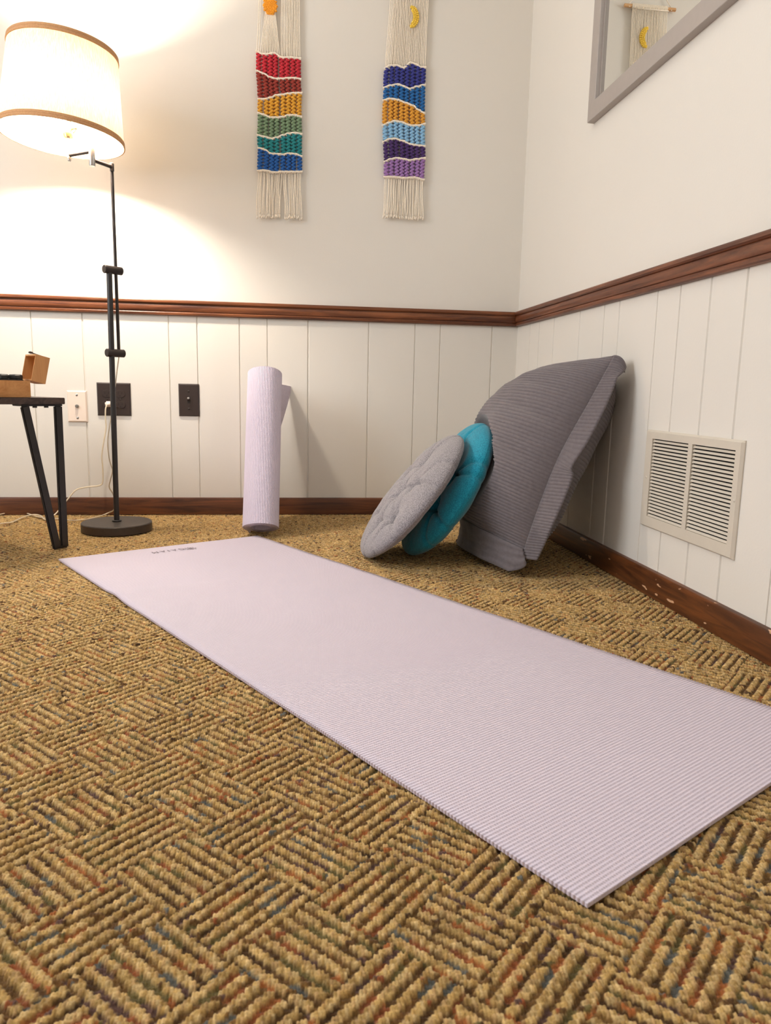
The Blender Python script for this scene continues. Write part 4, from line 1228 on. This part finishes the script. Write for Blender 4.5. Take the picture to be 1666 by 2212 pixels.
def hanging(rows, cols, zf, label, motif, zd, xd, gaps, seed):
    rnd = random.Random(seed)
    root = thing('wall_hanging', ((xd[0] + xd[1]) / 2, 0, zd), label, 'wall hanging', 'macrame wall hangings on the back wall')
    MB().lathe([(0, 0), (0.0052, 0), (0.0062, 0.001), (0.0062, xd[1] - xd[0] - 0.001), (0.0052, xd[1] - xd[0]), (0, xd[1] - xd[0])], (xd[0], YW, zd), axis=(1, 0, 0), n=20).build('dowel', M_DOWEL, root, auto=0.6)
    cx = (xd[0] + xd[1]) / 2
    MB().tube(catmull([(xd[0] + 0.02, YW - 0.006, zd - 0.006), (xd[0] + 0.02, YW, zd + 0.008), (cx - 0.01, -0.006, zd + 0.098), (cx, -0.008, zd + 0.104), (cx + 0.01, -0.006, zd + 0.098), (xd[1] - 0.02, YW, zd + 0.008), (xd[1] - 0.02, YW - 0.006, zd - 0.006)], 6), 0.0014, n=8).build('hanging_cord', M_CREAM, root)
    MB().tube([(cx, 0.0, zd + 0.100), (cx, -0.014, zd + 0.1015)], 0.0012, n=8).build('nail', M_STEEL, root)
    NW = 26
    xt0, xt1 = xd[0] + 0.034, xd[1] - 0.030
    wp = MB(); kn = MB()
    r0 = rows[0]
    for k in range(NW):
        t = (k + 0.3) / (NW - 0.4)
        xb = r0[0][0] + 0.002 + (r0[-1][0] - r0[0][0] - 0.004) * t
        xt = xt0 + (xt1 - xt0) * t
        zb = interp(r0, xb) + 0.002
        pts = [(xt, YW - 0.0064, zd - 0.002)]
        zs = motif['z']
        hs = motif['h']
        pull = motif['pull'](xb) if motif['pull'] else None
        x_ = lambda z: xt + (xb - xt) * (zd - z) / (zd - zb)
        if pull is None:
            for q in range(1, 6):
                z = zd + (zb - zd) * q / 5
                pts.append((x_(z) + rnd.uniform(-0.0006, 0.0006), YW - 0.001 + rnd.uniform(-0.001, 0.001), z))
        else:
            pts += [((x_(zs + 0.05) * 0.6 + pull * 0.4), YW - 0.001, zs + hs + 0.028), (pull, YW - 0.001, zs + hs), (pull, YW - 0.001, zs - hs), (pull * 0.72 + xb * 0.28, YW - 0.001, zs - hs - (zs - hs - zb) * 0.26), (pull * 0.30 + xb * 0.70, YW - 0.001, zs - hs - (zs - hs - zb) * 0.68), (xb, YW - 0.001, zb)]
        wp.tube(catmull(pts, 4), 0.00165, n=7)
        # lark's head on the dowel
        arc = [(xt, YW + 0.0078 * math.sin(q), zd + 0.0078 * math.cos(q)) for q in (-PI * 0.85, -PI * 0.5, -PI * 0.2, PI * 0.1, PI * 0.4, PI * 0.7)]
        kn.tube([(xt - 0.0012, y, z) for (x, y, z) in arc], 0.0017, n=6)
        kn.tube([(xt + 0.0020, y, z) for (x, y, z) in arc], 0.0017, n=6)
    kn.tube([(xt0 - 0.003, YW - 0.0085, zd - 0.010), ((xt0 + xt1) / 2, YW - 0.0085, zd - 0.0105), (xt1 + 0.003, YW - 0.0085, zd - 0.010)], 0.0022, n=8)
    wp.build('warp_cords', M_CREAM, root)
    kn.build('dowel_knots', M_CREAM, root)
    # motif
    mo = MB()
    for (x, z, r) in motif['blobs']:
        m_ = 10
        mo.lathe([(0.0001, -r * 0.7)] + [(r * math.cos(-PI / 2 + PI * i / m_), r * 0.7 * math.sin(-PI / 2 + PI * i / m_)) for i in range(1, m_)] + [(0.0001, r * 0.7)], (x, YW - 0.0048, z), axis=(rnd.uniform(-0.6, 0.6), 0.15, 1), n=10)
    mo.build(motif['name'], YARN[motif['yarn']], root)
    # bands of square-knot columns between the cream rows
    NC = 8
    for bi, cname in enumerate(cols):
        up, lo = rows[bi], rows[bi + 1]
        mb = MB()
        for k in range(NC):
            tu = (k + 0.5) / NC
            xu = up[0][0] + (up[-1][0] - up[0][0]) * tu
            xl = lo[0][0] + (lo[-1][0] - lo[0][0]) * tu
            g = gaps.get((bi, k), 0.0)
            xu += g * 0.5; xl += g
            zu, zl = interp(up, xu) - 0.0035, interp(lo, xl) + 0.0030
            wcol = (up[-1][0] - up[0][0]) / NC * rnd.uniform(0.78, 0.92)
            nk = max(4, int(round((zu - zl) / 0.0058)))
            bow = rnd.uniform(-0.0014, 0.0014)
            # two side cords wrapping a core: rows of small slanted loops left and right
            core = [(xu + (xl - xu) * t + bow * math.sin(PI * t), YW - 0.001, zu + (zl - zu) * t) for t in (0, 0.25, 0.5, 0.75, 1)]
            mb.tube(catmull(core, 3), wcol * 0.36, n=8)
            for q in range(nk):
                t = (q + 0.5) / nk
                x = xu + (xl - xu) * t + bow * math.sin(PI * t); z = zu + (zl - zu) * t
                hk = (zu - zl) / nk
                for s_ in (-1, 1):
                    dz = hk * 0.25 * s_ * (1 if q % 2 else -1)
                    p = [(x - s_ * wcol * 0.06, YW - 0.0062, z + dz - hk * 0.10), (x + s_ * wcol * 0.27, YW - 0.0066, z + dz + hk * 0.04), (x + s_ * wcol * 0.46, YW - 0.0030, z + dz + hk * 0.05), (x + s_ * wcol * 0.44, YW + 0.0008, z + dz - hk * 0.12)]
                    mb.tube(catmull(p, 3), hk * 0.40, n=7)
        mb.build('colour_band', YARN[cname], root)
    # cream half-hitch rows
    for row in rows:
        mb = MB()
        pts = []
        n = 90
        x0, x1 = row[0][0] - 0.0012, row[-1][0] + 0.0012
        R = []
        for i in range(n + 1):
            x = x0 + (x1 - x0) * i / n
            pts.append((x, YW - 0.0052, interp(row, x)))
            R.append(0.0033 + 0.0006 * math.sin(i * 2 * PI / 3.0))
        mb.tube(pts, R, n=9)
        for k in range(NC):                                # fans of loops gathered above each column
            xc = x0 + (x1 - x0) * (k + 0.5) / NC
            wd = (x1 - x0) / NC * 0.44
            for q in range(5):
                t = q / 4 - 0.5
                zz = interp(row, xc + t * wd * 2)
                mb.tube([(xc + t * wd * 1.9, YW - 0.0058, zz + 0.0026), (xc + t * wd * 2.1, YW - 0.0066, zz), (xc + t * wd * 1.3, YW - 0.0050, zz - 0.0058)], 0.0017, n=6)
        mb.build('knot_row', M_CREAM, root)
    # fringe
    fb = MB()
    last = rows[-1]
    NF = 27
    for k in range(NF):
        t = (k + 0.5) / NF
        xt = last[0][0] + 0.002 + (last[-1][0] - last[0][0] - 0.004) * t
        zt = interp(last, xt) - 0.001
        xb = zf[0] + (zf[1] - zf[0]) * t + motif['part'](t) + rnd.uniform(-0.0022, 0.0022)
        zb = zf[2] + rnd.uniform(-0.003, 0.006)
        yo = rnd.uniform(-0.003, 0.003)
        pts = [(xt, YW - 0.003, zt)]
        a1, a2 = rnd.uniform(-0.003, 0.003), rnd.uniform(-0.002, 0.002)
        for q in range(1, 7):
            s_ = q / 6
            pts.append((xt + (xb - xt) * s_ ** 1.4 + a1 * math.sin(PI * s_) + a2 * math.sin(2 * PI * s_), YW - 0.003 + yo * s_, zt + (zb + 0.010 - zt) * s_))
        c = catmull(pts, 3)
        fb.tube(c, [0.00155] * len(c), n=7)
        e = Vector(c[-1])
        fb.tube([e, e + Vector((rnd.uniform(-0.001, 0.001), 0, -0.005)), e + Vector((rnd.uniform(-0.002, 0.002), 0, -0.0105))], [0.0015, 0.0022, 0.0034], n=7)
    fb.build('fringe', M_CREAM, root)

sun_c = (-0.9343, 1.7655)
sun_blobs = []
for ix in range(-4, 5):
    for iz in range(-5, 6):
        x, z = ix * 0.0055 + (iz % 2) * 0.0024, iz * 0.0048
        if (x / 0.0235) ** 2 + (z / 0.0265) ** 2 < 1: sun_blobs.append((sun_c[0] + x, sun_c[1] + z, 0.0044))
def sun_pull(xb):
    if -0.972 < xb < -0.900: return sun_c[0] + (xb + 0.936) * 0.52
    return None
sun = dict(name='sun_motif', yarn='sun', z=sun_c[1], h=0.022, pull=sun_pull, blobs=sun_blobs, part=lambda t: (0.006 if t > 0.56 else -0.006) * math.exp(-((t - 0.56) / 0.16) ** 2))
moon_blobs = []
for k in range(15):
    q = -1.12 + 2.24 * k / 14
    cxm, czm = -0.4565, 1.7705
    for s_ in (0, 1, 2):
        if abs(q) > 0.95 and s_ == 0: continue
        rr = 0.0200 + s_ * 0.0062 * math.cos(q)
        moon_blobs.append((cxm + rr * math.cos(q) * 1.10, czm + rr * math.sin(q) * 1.42, 0.0046))
moon = dict(name='moon_motif', yarn='moon', z=1.7705, h=0.02, pull=None, blobs=moon_blobs, part=lambda t: 0.0)
g1 = {}
for b_ in range(6): g1[(b_, 3)] = -0.0015; g1[(b_, 4)] = 0.0022; g1[(b_, 0)] = -0.001
hanging(H1, ['red', 'brick', 'mustard', 'sage', 'teal', 'blue'], (-0.9860, -0.8225, 1.0745), 'macrame wall hanging with yarn sun and red to blue bands, nearer the lamp', sun, 1.866, (-1.004, -0.806), g1, 3)
hanging(H2, ['navy', 'azure', 'gold', 'sky', 'plum', 'lilac'], (-0.5350, -0.3820, 1.0960), 'macrame wall hanging with crescent moon and navy to lilac bands, nearer the corner', moon, 1.873, (-0.5515, -0.3532), {(5, 2): 0.001, (4, 3): 0.0015}, 5)
